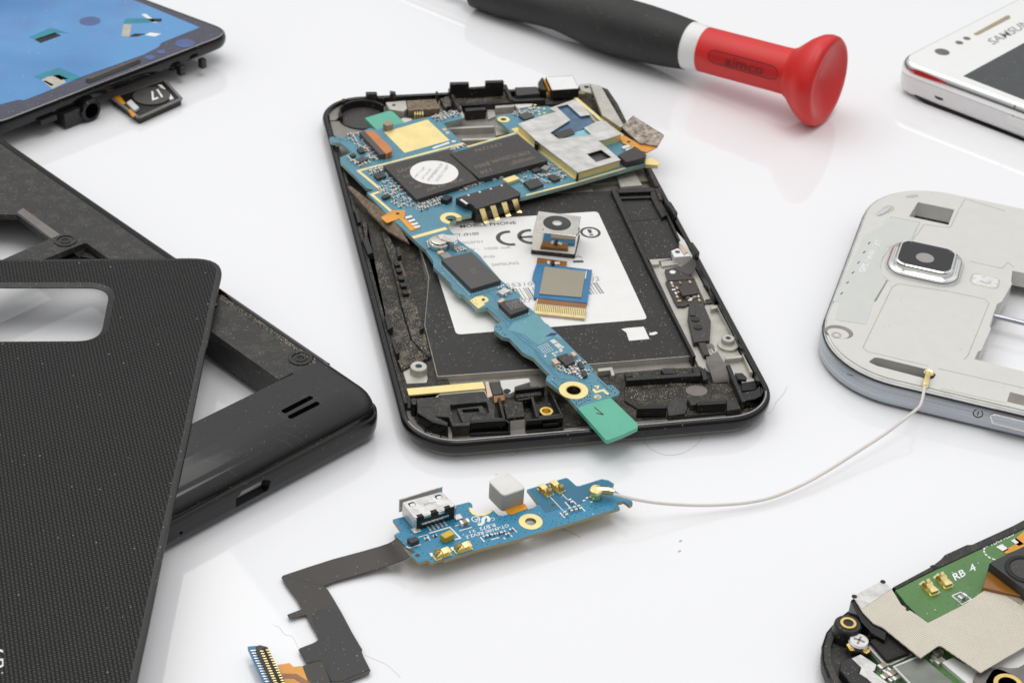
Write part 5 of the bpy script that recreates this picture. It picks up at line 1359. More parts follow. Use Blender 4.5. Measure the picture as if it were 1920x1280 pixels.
# ------------------------------------------------------------------ small blue board with USB socket and dark flex cable, in front
ZD = 3.6
db = Thing('charging_board', 'small blue board with a silver USB socket and a long dark flex tail, in front', 'circuit board', (*U((960, 985), ZD), 0))
dp = db.part
def Z_(name, px, z0, z1, mt, bev=0.0, r=0.0, parent=None, holes=()):
    p = W(px, z1); return dp(name, Geo().prism(rnd(p, r) if r else p, z0, z1, holes), mt, bev, parent)
ol = (KK((105, 660), (250, 622), (600, 560), (860, 492), (1015, 452), (1045, 462), (1062, 490)) + KK((1028, 528), (1062, 588), (1130, 612), (1200, 608), (1260, 582), (1300, 540), (1330, 570), (1372, 610), (1425, 618), (1480, 600)) +
      LL((0, 640), (215, 575), (275, 558), (338, 512), (192, 322), (690, 172), (722, 180), (828, 276), (868, 276), (1150, 188), (1238, 202), (1312, 248), (1300, 262), (1266, 276), (1300, 300), (1310, 330), (1400, 385), (1545, 470), (1552, 505), (1512, 532), (1440, 474), (1342, 496), (1388, 560), (0, 985)) +
      KK((1200, 1000), (722, 1148), (702, 1132), (622, 1152), (575, 1186), (520, 1148), (410, 1178), (342, 1110), (305, 1088), (380, 1050), (265, 985), (125, 842), (205, 800)))
hA = circ(U(LL(240, 737)[0], ZD), .88, 24); hB = circ(U(KK(402, 1092)[0], ZD), .4, 16)
bdm = dp('substrate', Geo().prism(ccw(W(ol, ZD)), ZD - .6, ZD, [hA, hB], top=0, side=1), [m_pcbd, m_edge2], .03)
Z_('plain_area', LL((215, 330), (690, 186), (720, 196), (825, 292), (870, 290), (1150, 202), (1230, 214), (1290, 255), (1200, 300), (1000, 370), (880, 520), (620, 575), (430, 622), (350, 520)), ZD - .1, ZD + .02, m_pcbd2, 0, 0, bdm)
o, h = ringband(U(LL(240, 737)[0], ZD), .9, 1.9, 36)
dp('gold_ring', Geo().prism(o, ZD - .1, ZD + .04, h), m_goldm, 0, bdm)
dp('gold_ring', Geo().prism(path_band(W(KK((1034, 520), (1045, 560), (1075, 592), (1130, 612), (1200, 606), (1262, 578), (1300, 545)), ZD), .45), ZD - .62, ZD + .03), m_goldm, 0, bdm)
g = Geo()
def sline(px, w): g.prism(path_band(W(px, ZD), w), ZD, ZD + .035)
sline(KK((540, 828), (790, 755), (915, 885), (850, 905)), .28); sline(KK((265, 985), (300, 1002), (440, 962)), .2); sline(KK((412, 875), (520, 845), (555, 915)), .16)
sline(KK((850, 742), (900, 728)), .16); sline(KK((905, 798), (1055, 755)), .2); sline(KK((1155, 872), (1205, 930)), .2); sline(KK((1285, 905), (1380, 878)), .2); sline(KK((1545, 765), (1595, 815)), .2); sline(KK((1435, 880), (1455, 898)), .2); sline(KK((1515, 845), (1540, 872)), .2)
sline(LL((680, 485), (738, 545)), .2); sline(LL((775, 465), (828, 515)), .2); sline(LL((615, 620), (680, 688)), .22); sline(LL((880, 540), (938, 602)), .2); sline(LL((640, 380), (715, 455)), .12); sline(LL((490, 420), (660, 600)), .12)
dp('silk_lines', g, m_silk, 0, bdm, None, 'stuff')
def DT(s, px, b=.012): return dp('board_lettering', text_px(s, px, ZD + .035, bold=b), m_silk, 0, bdm)
DT('GT-I9100 REV2.2', KK((1490, 712), (978, 858), (1505, 748))); DT('R.B73', KK((1322, 704), (1140, 756), (1345, 742))); DT('21', KK((1090, 780), (1018, 800), (1108, 806))); DT('C', KK((1318, 632), (1282, 642), (1336, 668)))
g = Geo().prism(path_band(W(KK((1125, 722), (1165, 722), (1188, 700), (1190, 660), (1205, 635)), ZD), .55), ZD, ZD + .035)
g.prism(path_band(W(KK((1205, 635), (1240, 632), (1262, 655), (1250, 690)), ZD), .5), ZD, ZD + .04)
g.prism(path_band(W(KK((1128, 688), (1150, 684)), ZD), .4), ZD, ZD + .035)
dp('logo_print', g, m_silk, 0, bdm)
cR = U(KK(1102, 658)[0], ZD); o, h = ringband(cR, .55, .72, 24)
dp('registered_mark', text_px('R', KK((1125, 640), (1080, 655), (1140, 672)), ZD + .035, Geo().prism(o, ZD, ZD + .035, h)), m_silk, 0, bdm)
# USB socket
zu = 6.3
ut = W(KK((212, 455), (690, 325), (862, 492), (368, 645)), zu)
uo = dp('usb_socket', Geo().prism(rnd(ut, .35), ZD + .1, zu, [], 0, 0), m_can, .12)
a, b = Vector(ut[2]), Vector(ut[3])
if True:
    fv = (Vector(U(KK(862, 492)[0], zu)) - Vector(U(KK(368, 645)[0], zu))); fL = fv.length; fv.normalize(); fnv = Vector((fv.y, -fv.x)); p0 = Vector(U(KK(368, 645)[0], zu))
    def fb(s0, s1, z0, z1, d0, d1):
        return Geo().prism([tuple(p0 + fv * s0 + fnv * d0), tuple(p0 + fv * s1 + fnv * d0), tuple(p0 + fv * s1 + fnv * d1), tuple(p0 + fv * s0 + fnv * d1)], z0, z1)
    dp('socket_face', fb(.15, fL - .15, ZD + .15, zu - .12, -.3, .06), m_black, .04, uo)
    for s0, s1 in ((.5, 1.5), (2.9, 4.0), (5.3, 6.3)):
        dp('socket_notch', fb(s0, s1, zu - .7, zu + .025, -.55, .1), m_hole, .03, uo)
    for s0, s1, z0, z1 in ((0, .3, ZD, zu - .2), (fL - .3, fL, ZD, zu - .2), (1.6, 2.8, zu - .6, zu - .1), (4.1, 5.2, zu - .75, zu - .1), (1.2, fL - 1.2, ZD + .9, ZD + 1.25)):
        dp('shell_tab', fb(s0, s1, z0, z1, -.1, .16), m_steel, .05, uo)
    for k in range(5):
        s = fL * .30 + k * fL * .098
        dp('socket_pin', fb(s, s + .28, ZD, ZD + .2, -.1, 1.15), m_tin, .03, uo)
    for s in (-.35, fL - .2):
        dp('socket_foot', fb(s, s + 1.3, ZD, ZD + .3, -.5, .7), m_can, .1, uo)
    lip = Geo().prism([tuple(p0 + fv * s_ + fnv * d_) for s_, d_ in ((-.25, -5.2), (fL + .25, -5.2), (fL + .2, -4.95), (-.2, -4.95))], ZD + .1, zu + .03)
    dp('socket_lip', lip, m_can, .1, uo)
for q in ((335, 480), (655, 390)):
    c = U(KK(q)[0], zu)
    dp('latch_window', Geo().prism(rr(c[0], c[1], 1.1, 1.0, .3, math.atan2(fv.y, fv.x)), zu - .1, zu + .02), m_hole, 0, uo)
    dp('latch_spring', Geo().prism(rr(c[0] + .08, c[1] - .2, .85, .75, .25, math.atan2(fv.y, fv.x)), zu - .05, zu + .05), m_steel, .02, uo)
dp('maker_stamp', text_px('JOTON', KK((480, 500), (625, 462), (470, 480)), zu + .02), m_capg, 0, uo)
# grey rubber microphone block
zm = 7.0
mt_ = W(KK((1250, 190), (1475, 75), (1712, 275), (1432, 372)), zm)
mk = dp('microphone_block', Geo().prism(rnd(mt_, .8), ZD - .2, zm - .3, top=0, side=0), m_rubg, .2)
dp('block_top', Geo().loft([(rnd(mt_, .8), zm - .35), (off(rnd(mt_, .8), .05), zm - .12), (off(rnd(mt_, .8), .3), zm)]), m_rubt, 0, mk)
c = U(KK(1350, 118)[0], zm); dp('block_nub', Geo().prism(circ(c, .22, 12), zm - .02, zm + .15), m_rubt, .05, mk)
fm_ = Z_('orange_flex', KK((1440, 535), (1690, 468), (1728, 530), (1600, 575), (1535, 602), (1490, 590)), ZD - .1, ZD + .12, m_orange, .03)
# yellow capacitor, chip, passives
yc = Z_('yellow_capacitor', KK((672, 838), (790, 780), (850, 830), (735, 888)), ZD, ZD + 1.2, mat('yellow moulding', (.62, .42, .03, 1), .4), .12)
Z_('dark_chip', KK((275, 888), (378, 862), (425, 905), (330, 945)), ZD, ZD + .9, m_chip, .06)
for q, me in (((965, 715), 0), ((505, 890), 1), ((1215, 862), 1), ((1265, 848), 3), ((1315, 842), 1), ((1380, 825), 3), ((1432, 812), 1), ((1480, 838), 1), ((1530, 780), 1), ((610, 855), 3)):
    c = U(KK(q)[0], ZD + .2); o = put_cap(db, capm[me], c[0], c[1], ZD, math.atan2(fv.y, fv.x) + (0 if me else 0))
    if me == 0: o.scale = (1.6, 1.7, 1.8)
for q in ((755, 480), (755, 590), (812, 575), (868, 560), (690, 640)):
    c = U(LL(q)[0], ZD + .2); o = put_cap(db, capm[1], c[0], c[1], ZD, math.atan2(fv.y, fv.x) + 1.57); o.scale = (1.25, 1.3, 1.4)
# gold spring contacts (one shape, copied)
def spring_geo():
    g = Geo()
    g.prism(rr(0, 0, 2.9, 1.5, .1, 0, 0, 2), 0, .12)
    g.slab([[(-1.35, -.6, .2), (-1.35, .6, .2)], [(-.9, -.6, .95), (-.9, .6, .95)], [(-.35, -.6, 1.05), (-.35, .6, 1.05)], [(.1, -.55, .75), (.1, .55, .75)], [(.6, -.55, .85), (.6, .55, .85)], [(1.35, -.55, .8), (1.35, .55, .8)]], .12)
    g.slab([[(-1.2, -.3, 1.0), (-1.2, .3, 1.0)], [(-.85, -.3, 1.5), (-.85, .3, 1.5)], [(-.4, -.3, 1.2), (-.4, .3, 1.2)]], .12)
    g.prism(rr(1.1, 0, .5, 1.3, .05, 0, 0, 2), .05, .8)
    return g.mesh('spring_contact', m_gold, (0, 0, 0))
spm = spring_geo()
def put_spring(th, c, z, ang, s=1.0):
    o = bpy.data.objects.new('spring_contact', spm); COL.objects.link(o); o.parent = th.o
    o.location = (Vector((c[0], c[1], z)) - Vector(th.base)) * S; o.rotation_euler = (0, 0, ang); o.scale = (s, s, s)
    return o
fa = math.atan2(fv.y, fv.x)
put_spring(db, U(KK(695, 1065)[0], ZD + .4), ZD, fa); put_spring(db, U(KK(945, 995)[0], ZD + .4), ZD, fa)
put_spring(db, U(LL(430, 330)[0], ZD + .4), ZD, fa + 1.75, .95); put_spring(db, U(LL(580, 285)[0], ZD + .4), ZD, fa + 1.75, .95)
for q in ((780, 1080), (1040, 1005), (575, 1085), (825, 1015)):
    dp('contact_pad', Geo().box(U(KK(q)[0], ZD), .5, .8, ZD - .05, ZD + .06, fa), m_tin, 0, bdm)
Z_('ink_spot', LL((500, 505), (550, 505), (555, 535), (510, 540)), ZD, ZD + .03, m_ink, 0, .2, bdm)
for q in ((925, 470), (965, 435), (1020, 488)):
    dp('solder_pad', Geo().box(U(LL(q)[0], ZD), .45, .3, ZD - .05, ZD + .1, fa), m_tin, 0, bdm)
# flex tail
FL = [((1392, 28), (1500, 195), ZD - .25), ((1350, 65), (1465, 215), 3.1), ((1310, 84), (1420, 238), 2.6), ((1240, 108), (1350, 262), 1.9), ((1100, 148), (1230, 298), 1.2), ((850, 215), (1010, 365), .8), ((620, 288), (870, 405), .7), ((412, 358), (765, 445), .7)]
rows = []
for a, b, z in FL:
    A0, B0 = Vector((*U(H(a)[0], z), z)), Vector((*U(H(b)[0], z), z))
    rows.append([tuple(A0.lerp(B0, k / 4)) for k in range(5)])
ft = dp('flex_tail', Geo().slab(rows, .14), m_flex, .02)
q = H((400, 375), (412, 358), (765, 445), (800, 480), (835, 535), (920, 680), (1010, 850), (1095, 992), (1088, 1018), (1165, 1168), (1150, 1196), (930, 1280), (900, 1330), (850, 1330), (828, 1270), (745, 1095), (615, 1112), (545, 992), (560, 978), (700, 925), (716, 905), (705, 868), (640, 760), (612, 692), (470, 730), (450, 692), (575, 645), (530, 560), (440, 440))
dp('flex_tail', Geo().prism(rnd(W(q, .7), .12), .56, .7), m_flex, .03)
q = H((665, 690), (740, 640), (830, 640), (890, 660), (1000, 850), (1085, 1000), (1150, 1165), (920, 1260), (830, 1265), (740, 1085), (620, 1100), (560, 1000), (725, 905))
dp('flex_cover', Geo().prism(rnd(W(q, .76), .12), .68, .76), mat('charcoal cover film', (.030, .032, .030, 1), .5, dust=.04, vary=.2, vsize=8, dcol=(.35, .34, .3, 1)), .02, ft)
q = H((580, 1130), (740, 1088), (760, 1110), (830, 1290), (800, 1420), (680, 1420), (640, 1300))
dp('flex_fold', Geo().prism(rnd(W(q, 1.5), .2), 1.36, 1.5), m_flex, .04)
dp('orange_flex', Geo().prism(W(H((365, 1122), (470, 1105), (505, 1138), (580, 1130), (640, 1290), (660, 1420), (480, 1420), (440, 1290)), 1.7), 1.5, 1.7), m_orange, .05)
dp('flex_stripe', Geo().prism(path_band(W(H((400, 1215), (520, 1218), (640, 1295)), 1.75), .9), 1.68, 1.75), m_amber, 0)
st2 = dp('plug_stiffener', Geo().prism(W(H((110, 968), (128, 962), (190, 958), (215, 1000), (420, 1420), (315, 1420)), 2.2), 1.5, 2.2), [m_blue], .05)
cp = dp('board_plug', Geo().prism(W(H((178, 962), (215, 950), (282, 966), (300, 1000), (500, 1420), (395, 1420)), 3.3), 2.1, 3.3), m_chip, .1)
dp('plug_groove', Geo().prism(W(H((232, 985), (262, 978), (300, 1030), (480, 1420), (440, 1420)), 3.3), 3.2, 3.33), m_hole, 0, cp)
for (p, q_, n, z, w) in (((232, 1010), (400, 1390), 19, 3.34, .5), ((282, 1000), (470, 1390), 19, 3.34, .45), ((160, 1005), (345, 1400), 19, 2.2, .8)):
    for k in range(n):
        f = k / (n - 1); c = U(H((p[0] * (1 - f) + q_[0] * f, p[1] * (1 - f) + q_[1] * f))[0], z)
        dp('plug_pin', Geo().box(c, w, .2, z - .1, z + .14, -.12), m_gold if z > 3 else m_tin, 0, cp)

# ------------------------------------------------------------------ cream chassis of another phone on the right
Z4 = 5.6
a4 = R_(-31.0); u1 = Vector((math.cos(a4), math.sin(a4))); u2 = Vector((-u1.y, u1.x))
s0, s1, t0, t1 = 57.0, 57.0 + 136.6, 49.2, 121.9
c4 = u1 * ((s0 + s1) / 2) + u2 * ((t0 + t1) / 2)
cs = Thing('cream_chassis', 'cream white phone chassis with chrome camera ring and silver side band, right', 'phone chassis', (c4.x, c4.y, 0))
def q4(d, r=16.0): return rr(c4.x, c4.y, s1 - s0, t1 - t0, r, a4, d, 14)
sp_ = cs.part
g = Geo(); g.loft([(q4(1.5), .3), (q4(.35), .35), (q4(0), .8), (q4(0), 4.2), (q4(.12), 4.45)], False, False)
band = sp_('side_band', g, m_band)
g = Geo(); g.loft([(q4(.12), 4.45), (q4(.3), 4.5), (q4(.35), 4.85), (q4(.5), 4.9)], False, False)
sp_('band_gap', g, m_barrel, 0, band)
g = Geo(); g.loft([(q4(.3), 4.8), (q4(.3), 5.2), (q4(.5), 5.4), (q4(.9), 5.48)], False, False)
sp_('chrome_lip', g, mat('worn chrome lip', (.70, .69, .66, 1), .16, .9))
hole1 = W(PP((1062, 446), (1055, 500), (1060, 512), (1010, 600), (986, 612), (968, 660), (948, 722), (955, 735), (905, 845), (890, 850), (872, 888)), Z4) + W(PP((1120, 950), (1600, 1070), (1600, 560)), Z4)
hole3 = W(PP((590, 104), (772, 142), (742, 218), (545, 176)), Z4)
cpx = PP((342, 902), (372, 880), (400, 882), (655, 944), (680, 965), (668, 984), (645, 990), (385, 922))
hole4 = rnd(W(cpx, Z4), .4)
g = Geo().prism(q4(.85), 3.4, Z4, [hole1, hole3, hole4])
bdy = sp_('body', g, m_cream)
for h_ in (hole1, hole3):
    g = Geo().prism(off(ccw(h_), -.6), 2.4, 3.4, [off(ccw(h_), .02)]); sp_('opening_wall', g, m_cream, 0, bdy)
sp_('slot_floor', Geo().prism(off(ccw(hole4), -.5), 1.2, 2.0), m_hole, 0, bdy)
g = Geo().tube([(*U(p, 3.4), 3.4) for p in PP((955, 668), (1120, 708), (1600, 825))], .55, 10)
sp_('divider_bar', g, m_band)
def gr(px, w=.16, mt=m_groove): sp_('moulded_groove', Geo().prism(path_band(W(px, Z4), w), Z4 - .05, Z4 + .02), mt, 0, bdy)
gr(PP((1030, 150), (825, 88), (795, 140), (755, 225), (740, 232), (620, 215), (590, 260), (560, 300)))
gr(PP((430, 200), (455, 178), (600, 205), (560, 290))); gr(PP((490, 512), (740, 550), (930, 590), (945, 610), (840, 870), (820, 890)))
gr(PP((490, 512), (460, 530), (315, 830), (335, 850), (640, 922))); gr(PP((690, 935), (1130, 1035))); gr(PP((510, 320), (450, 330), (400, 410), (410, 470), (450, 500)))
gr(PP((1070, 430), (1040, 405), (1010, 435), (850, 400)))
sp_('antenna_film', Geo().px(PP((442, 180), (590, 206), (560, 285), (500, 310), (430, 330), (400, 420), (420, 480), (430, 500), (370, 598), (330, 715), (175, 690), (200, 600), (160, 600), (330, 260), (410, 225)), Z4 - .02, Z4 + .06, .6), m_cream2, .03, bdy)
gr(PP((435, 495), (375, 600)), .35, m_magd)
for y in (305, 350, 402, 452, 502, 556):
    x = 345 - (y - 305) * .55
    sp_('film_notch', Geo().px(PP((x - 6, y + 6), (x + 6, y - 4), (x + 8, y), (x - 3, y + 10)), Z4, Z4 + .09), m_ink, 0, bdy)
sp_('antenna_lettering', text_px('GPS / WIFI / BT', PP((322, 458), (412, 298), (292, 450)), Z4 + .09, bold=.01), m_silk, 0, bdy)
c = U(PP(196, 752)[0], Z4)
sp_('screw_well', Geo().prism(circ(c, 2.6, 30, 2.1, rot=a4), Z4 - .02, Z4 + .02), m_magd, 0, bdy)
sp_('screw_well', Geo().prism(circ((c[0] - .4, c[1] - .5), 2.0, 26, 1.6, rot=a4), Z4 - .02, Z4 + .05), m_cream, 0, bdy)
o, h = ringband((c[0] - .9, c[1] - 1.0), .5, .95, 24); sp_('screw_seat', Geo().prism(o, Z4, Z4 + .09, h), m_groove, 0, bdy)
c = U(PP(440, 140)[0], Z4)
sp_('clip_well', Geo().prism(circ(c, 1.9, 24, 1.0, rot=a4 + 1.2), Z4 - .02, Z4 + .05), m_nickel, .02, bdy)
c = U(PP(420, 152)[0], Z4); sp_('edge_clip', Geo().prism(circ(c, 2.3, 24, .55, rot=a4 + 1.15), Z4 - .05, Z4 + .35), m_chrome, .15, bdy)
c = U(PP(560, 75)[0], Z4); sp_('clip_well', Geo().prism(circ(c, 1.5, 20, .5, rot=.1), Z4 - .02, Z4 + .05), m_mag, 0, bdy)
# camera ring
cc4 = U(PP(622, 420)[0], Z4)
def sq(d, w=14.3, h=12.9, r=4.0): return rr(cc4[0], cc4[1], w, h, r, a4, d, 8)
cr = sp_('camera_ring', Geo().loft([(sq(0), Z4 - .1), (sq(.05), Z4 + .5), (sq(.25), Z4 + .85), (sq(.6), Z4 + 1.08), (sq(.95), Z4 + 1.1), (sq(1.05), Z4 + .95), (sq(1.3), Z4 + .95), (sq(1.38), Z4 + 1.7), (sq(1.5), Z4 + 2.05), (sq(1.75), Z4 + 2.2), (sq(2.0), Z4 + 2.17), (sq(2.1), Z4 + 1.9)], False, True), m_chrome)
sp_('camera_glass', Geo().prism(sq(2.05), Z4 + 1.4, Z4 + 1.98), m_lens, 0, cr)
lc = U(PP(625, 382)[0], Z4 + 2.0)
sp_('lens_window', Geo().prism(circ(lc, 1.75, 30), Z4 + 1.5, Z4 + 2.0), mat('lens window', (.30, .28, .27, 1), .15), 0, cr)
fc_ = U(PP(925, 498)[0], Z4)
fw = sp_('flash_frame', Geo().prism(rr(fc_[0], fc_[1], 5.4, 4.2, 1.2, a4), Z4 - .1, Z4 + .1, [rr(fc_[0], fc_[1], 4.9, 3.7, 1.0, a4)]), m_nickel, .04)
sp_('flash_lens', Geo().prism(rr(fc_[0], fc_[1], 4.9, 3.7, 1.0, a4), Z4 - .1, Z4 + .06), m_clear, .03, fw)
o, h = ringband(fc_, .5, .95, 22); sp_('flash_dome', Geo().prism(circ(fc_, 1.1, 24, .8, rot=a4), Z4, Z4 + .22), m_clear, .08, fw)
# side key and symbol on the near side
def near(px, z, d=.0):
    a, b = u1 * s0 + u2 * t0, u1 * s1 + u2 * t0
    return V(px, tuple(a), tuple(b), d)
kpts = [near(p, 0, .03) for p in PP((948, 1165), (970, 1158), (1400, 1262), (1400, 1318), (960, 1205))]
n3 = Vector((-u2.x, -u2.y, 0))
g = Geo().add([p for p in kpts] + [p + n3 * .5 for p in kpts], [tuple(range(5)), tuple(reversed(range(5, 10)))] + [(i, (i + 1) % 5, (i + 1) % 5 + 5, i + 5) for i in range(5)])
sp_('key_surround', g, m_nickel, .12)
kpts = [near(p, 0, .5) for p in PP((958, 1172), (975, 1166), (1400, 1268), (1400, 1308), (968, 1202))]
g = Geo().add([p for p in kpts] + [p + n3 * .35 for p in kpts], [tuple(range(5)), tuple(reversed(range(5, 10)))] + [(i, (i + 1) % 5, (i + 1) % 5 + 5, i + 5) for i in range(5)])
sp_('power_key', g, m_band, .12)
pc = near(PP(890, 1160)[0], 0, .02); ux = Vector((u1.x, u1.y, 0)); g = Geo()
pts = [pc + ux * .82 * math.cos(R_(t)) + Vector((0, 0, .82)) * math.sin(R_(t)) for t in range(120, 421, 15)]
g.tube(pts, .11, 5); g.tube([pc + Vector((0, 0, -.4)), pc + Vector((0, 0, .45))], .11, 5)
sp_('power_symbol', g, m_ink, 0, band)
sp_('band_seam', Geo().tube([near(p, 0, .03) for p in PP((235, 962), (268, 972))], .09, 5), m_ink, 0, band)
gr(PP((700, 1035), (1030, 1108)), .14)
sp_('key_recess', Geo().px(PP((1050, 1052), (1400, 1140), (1400, 1190), (1035, 1100)), Z4 - .02, Z4 + .015), m_magd, 0, bdy)

# ------------------------------------------------------------------ white antenna lead from the small board to the cream chassis
ca = Thing('antenna_lead', 'thin white antenna lead with gold snap ends arcing to the cream chassis', 'cable', (*U((1450, 930), 0.0), 0))
kn = [(1150, 926, 5.0), (1172, 931, 4.9), (1192, 936, 4.5), (1230, 942, 3.6), (1280, 946, 2.5), (1340, 946.5, 1.6), (1400, 942, 1.2), (1450, 931, 1.2), (1505, 908, 1.5), (1560, 877, 2.0), (1610, 845, 2.6), (1655, 816, 3.3), (1690, 790, 4.0), (1714, 771, 4.9), (1724, 762, 5.3), (1729, 750, 5.7), (1732, 735, 6.0), (1735, 718, 6.0)]
pts = [Vector((*U((u, v), z), z)) for u, v, z in kn]
sm_ = []
for i in range(len(pts) - 1):
    p0_, p1_, p2_, p3_ = pts[max(i - 1, 0)], pts[i], pts[i + 1], pts[min(i + 2, len(pts) - 1)]
    for k in range(5):
        t = k / 5
        sm_.append(.5 * ((2 * p1_) + (p2_ - p0_) * t + (2 * p0_ - 5 * p1_ + 4 * p2_ - p3_) * t * t + (3 * p1_ - p0_ - 3 * p2_ + p3_) * t ** 3))
sm_.append(pts[-1])
ca.part('cable', Geo().tube(sm_, .28, 10), m_cable)
c = U(LL(1085, 415)[0], ZD)
c5_ = (U(LL(1082, 340)[0], 5.0))
sn = ca.part('snap_connector', Geo().lathe([(ZD + .1, 1.05), (4.7, 1.05), (4.85, 1.15), (5.35, 1.1), (5.5, .9), (5.5, .01)], (c5_[0], c5_[1], 0), (0, 0, 1), 24), m_gold)
tA = [Vector((*U(LL(x, y)[0], 5.05), 5.05)) for x, y in ((1085, 335), (1160, 335), (1240, 340), (1315, 355))]
ca.part('crimp', Geo().tube(tA, [.75, .62, .68, .5], 8), m_gold, 0, sn)
c6_ = U(PP(645, 955)[0], 6.0)
sn = ca.part('snap_connector', Geo().lathe([(3.2, .8), (5.6, .85), (6.0, .95), (6.1, .8), (5.95, .55), (5.95, .35), (6.1, .3), (6.1, .01)], (c6_[0], c6_[1], 0), (0, 0, 1), 24), m_gold)
tA = [Vector((*U(PP(x, y)[0], 6.0), 6.0)) for x, y in ((640, 960), (634, 985), (628, 1010), (625, 1025))]
ca.part('crimp', Geo().tube(tA, [.62, .55, .66, .5], 8), m_gold, 0, sn)

# ------------------------------------------------------------------ white phone, upper right
ZW = 8.3
aw = math.atan2(-.785, .62); w1 = Vector((math.cos(aw), math.sin(aw))); w2 = Vector((-w1.y, w1.x))
pC = [Vector(U(O(x, y)[0], ZW)) for x, y in ((300, 556), (1109, 858))]
tn = sum(p.dot(w2) for p in pC) / 2
pF = [Vector(U(O(x, y)[0], ZW)) for x, y in ((260, 398), (640, 192), (1040, 0))]
sl_ = sum(p.dot(w1) for p in pF) / 3
cw = w1 * (sl_ + 62.6) + w2 * (tn + 33.0)
wp = Thing('white_phone', 'white phone lying screen up with chrome rim and dark display, upper right corner', 'phone', (cw.x, cw.y, 0))
wc_ = [tuple(w1 * (sl_ + a) + w2 * (tn + b)) for a, b in ((-2.5, -.1), (123, -.1), (123, 66), (2.3, 66))]
w_base = rnd(wc_, 5.5, 10)
def qw(d): return off(w_base, d) if d > 0 else off(w_base, d)
wq = wp.part
wq('rear_shell', Geo().loft([(qw(3.0), .4), (qw(1.2), .7), (qw(.4), 1.6), (qw(.05), 3.2), (qw(0), 5.2), (qw(.05), 5.45)], True, False), m_whiteb)
wq('chrome_rim', Geo().loft([(qw(.05), 5.45), (qw(-.08), 5.6), (qw(-.1), 6.3), (qw(-.05), 6.8), (qw(.08), 7.25), (qw(.25), 7.65), (qw(.45), 7.95), (qw(.7), 8.18), (qw(.95), 8.3), (qw(1.1), 8.2)], False, False), m_chrome)
fg = wq('front_glass', Geo().prism(qw(1.05), 7.8, ZW - .02), m_whitegl)
def WP(name, px, mt, h=.02, r=0.0, par=fg, lo=-.05):
    p = W(px, ZW); return wq(name, Geo().prism(rnd(p, r) if r else p, ZW + lo, ZW + h), mt, 0, par)
dc = [Vector(U(O(622, 610)[0], ZW)), Vector(U(O(1109, 345)[0], ZW)), Vector(U(O(1109, 800)[0], ZW))]
d2 = (dc[1] - dc[0]).normalized(); d3 = (dc[2] - dc[0]).normalized()
wq('display', Geo().prism([tuple(dc[0]), tuple(dc[0] + d2 * 56), tuple(dc[0] + d2 * 56 + d3 * 94), tuple(dc[0] + d3 * 94)], ZW - .05, ZW + .01), m_lcd, 0, fg)
WP('earpiece_slot', O((705, 272), (975, 125), (1000, 128), (998, 150), (745, 282), (715, 285)), m_mesh, .02, .4)
for q, r in (((455, 417), 1.75), ((592, 343), .95), ((652, 309), .9)):
    wq('sensor_window', Geo().prism(circ(U(O(q)[0], ZW), r, 26), ZW - .05, ZW + .015), m_bead, 0, fg)
wq('front_lettering', text_px('SAMSUNG', O((865, 362), (1230, 168), (810, 320)), ZW + .015, bold=.012), m_inkl, 0, fg)
def nw(px, d): 
    a, b = w1 * 0 + w2 * tn, w1 * 100 + w2 * tn
    return V(px, tuple(a), tuple(b), d)
nn = Vector((w2.x, w2.y, 0))
def side_prism(px, d, t):
    p = [nw(q, d) for q in px]; m = len(p)
    return Geo().add(p + [q + nn * t for q in p], [tuple(range(m)), tuple(reversed(range(m, 2 * m)))] + [(i, (i + 1) % m, (i + 1) % m + m, i + m) for i in range(m)])
wq('strap_hole', side_prism(O((392, 760), (410, 745), (452, 762), (464, 782), (460, 806), (425, 800), (396, 782)), .05, .6), m_hole, .05)
wq('side_key', side_prism(O((965, 945), (985, 932), (1400, 1085), (1400, 1160), (990, 1000), (968, 975)), .45, 1.2), m_white, .2)
wq('rim_seam', side_prism(O((1030, 845), (1036, 845), (1024, 935), (1018, 933)), .12, .3), m_ink)
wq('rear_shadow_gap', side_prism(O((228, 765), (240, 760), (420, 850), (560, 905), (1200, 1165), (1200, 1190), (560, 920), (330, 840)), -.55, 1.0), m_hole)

# ------------------------------------------------------------------ phone innards with a green board, lower right
ZG = 5.2
gp = Thing('green_board_phone', 'opened phone with green circuit board and woven foil flex, lower right corner', 'phone chassis', (*U((1760, 1200), 0), 0))
gq = gp.part
def GP(name, px, z0, z1, mt, bev=0.0, r=0.0, parent=None, holes=()):
    p = W(px, z1); return gq(name, Geo().prism(rnd(p, r) if r else p, z0, z1, holes), mt, bev, parent)
zf = 3.4
ed = Vector(U(Q(1680, 62)[0], 4.6)) - Vector(U(Q(720, 560)[0], 4.6)); ed.normalize()
fo_ = W(Q((395, 712), (290, 790), (205, 890), (168, 1000), (172, 1110), (215, 1220)), zf)
cn_ = W(Q((275, 1330), (400, 1520)), zf)
p_far = Vector(U(Q(700, 552)[0], zf)); p_end = p_far + ed * 75
per = Vector((ed.y, -ed.x))
frame = [tuple(p_end), tuple(p_far)] + fo_ + cn_ + [tuple(Vector(cn_[-1]) + ed * 90)]
frame = rnd(frame, 5.0, 5)
g = Geo().loft([(off(frame, 1.6), .2), (off(frame, .3), .5), (frame, 1.2), (frame, 2.8), (off(frame, .25), 3.3), (off(frame, .6), zf), (off(frame, 1.2), zf), (off(frame, 1.3), 2.6)], True, True)
gq('frame', g, m_black2)
gq('frame_line', Geo().tube([(x, y, 3.1) for x, y in [tuple(p) for p in off(fo_ + cn_, 0)]][:0] or [(*p, 3.05) for p in fo_], .12, 5), m_black)
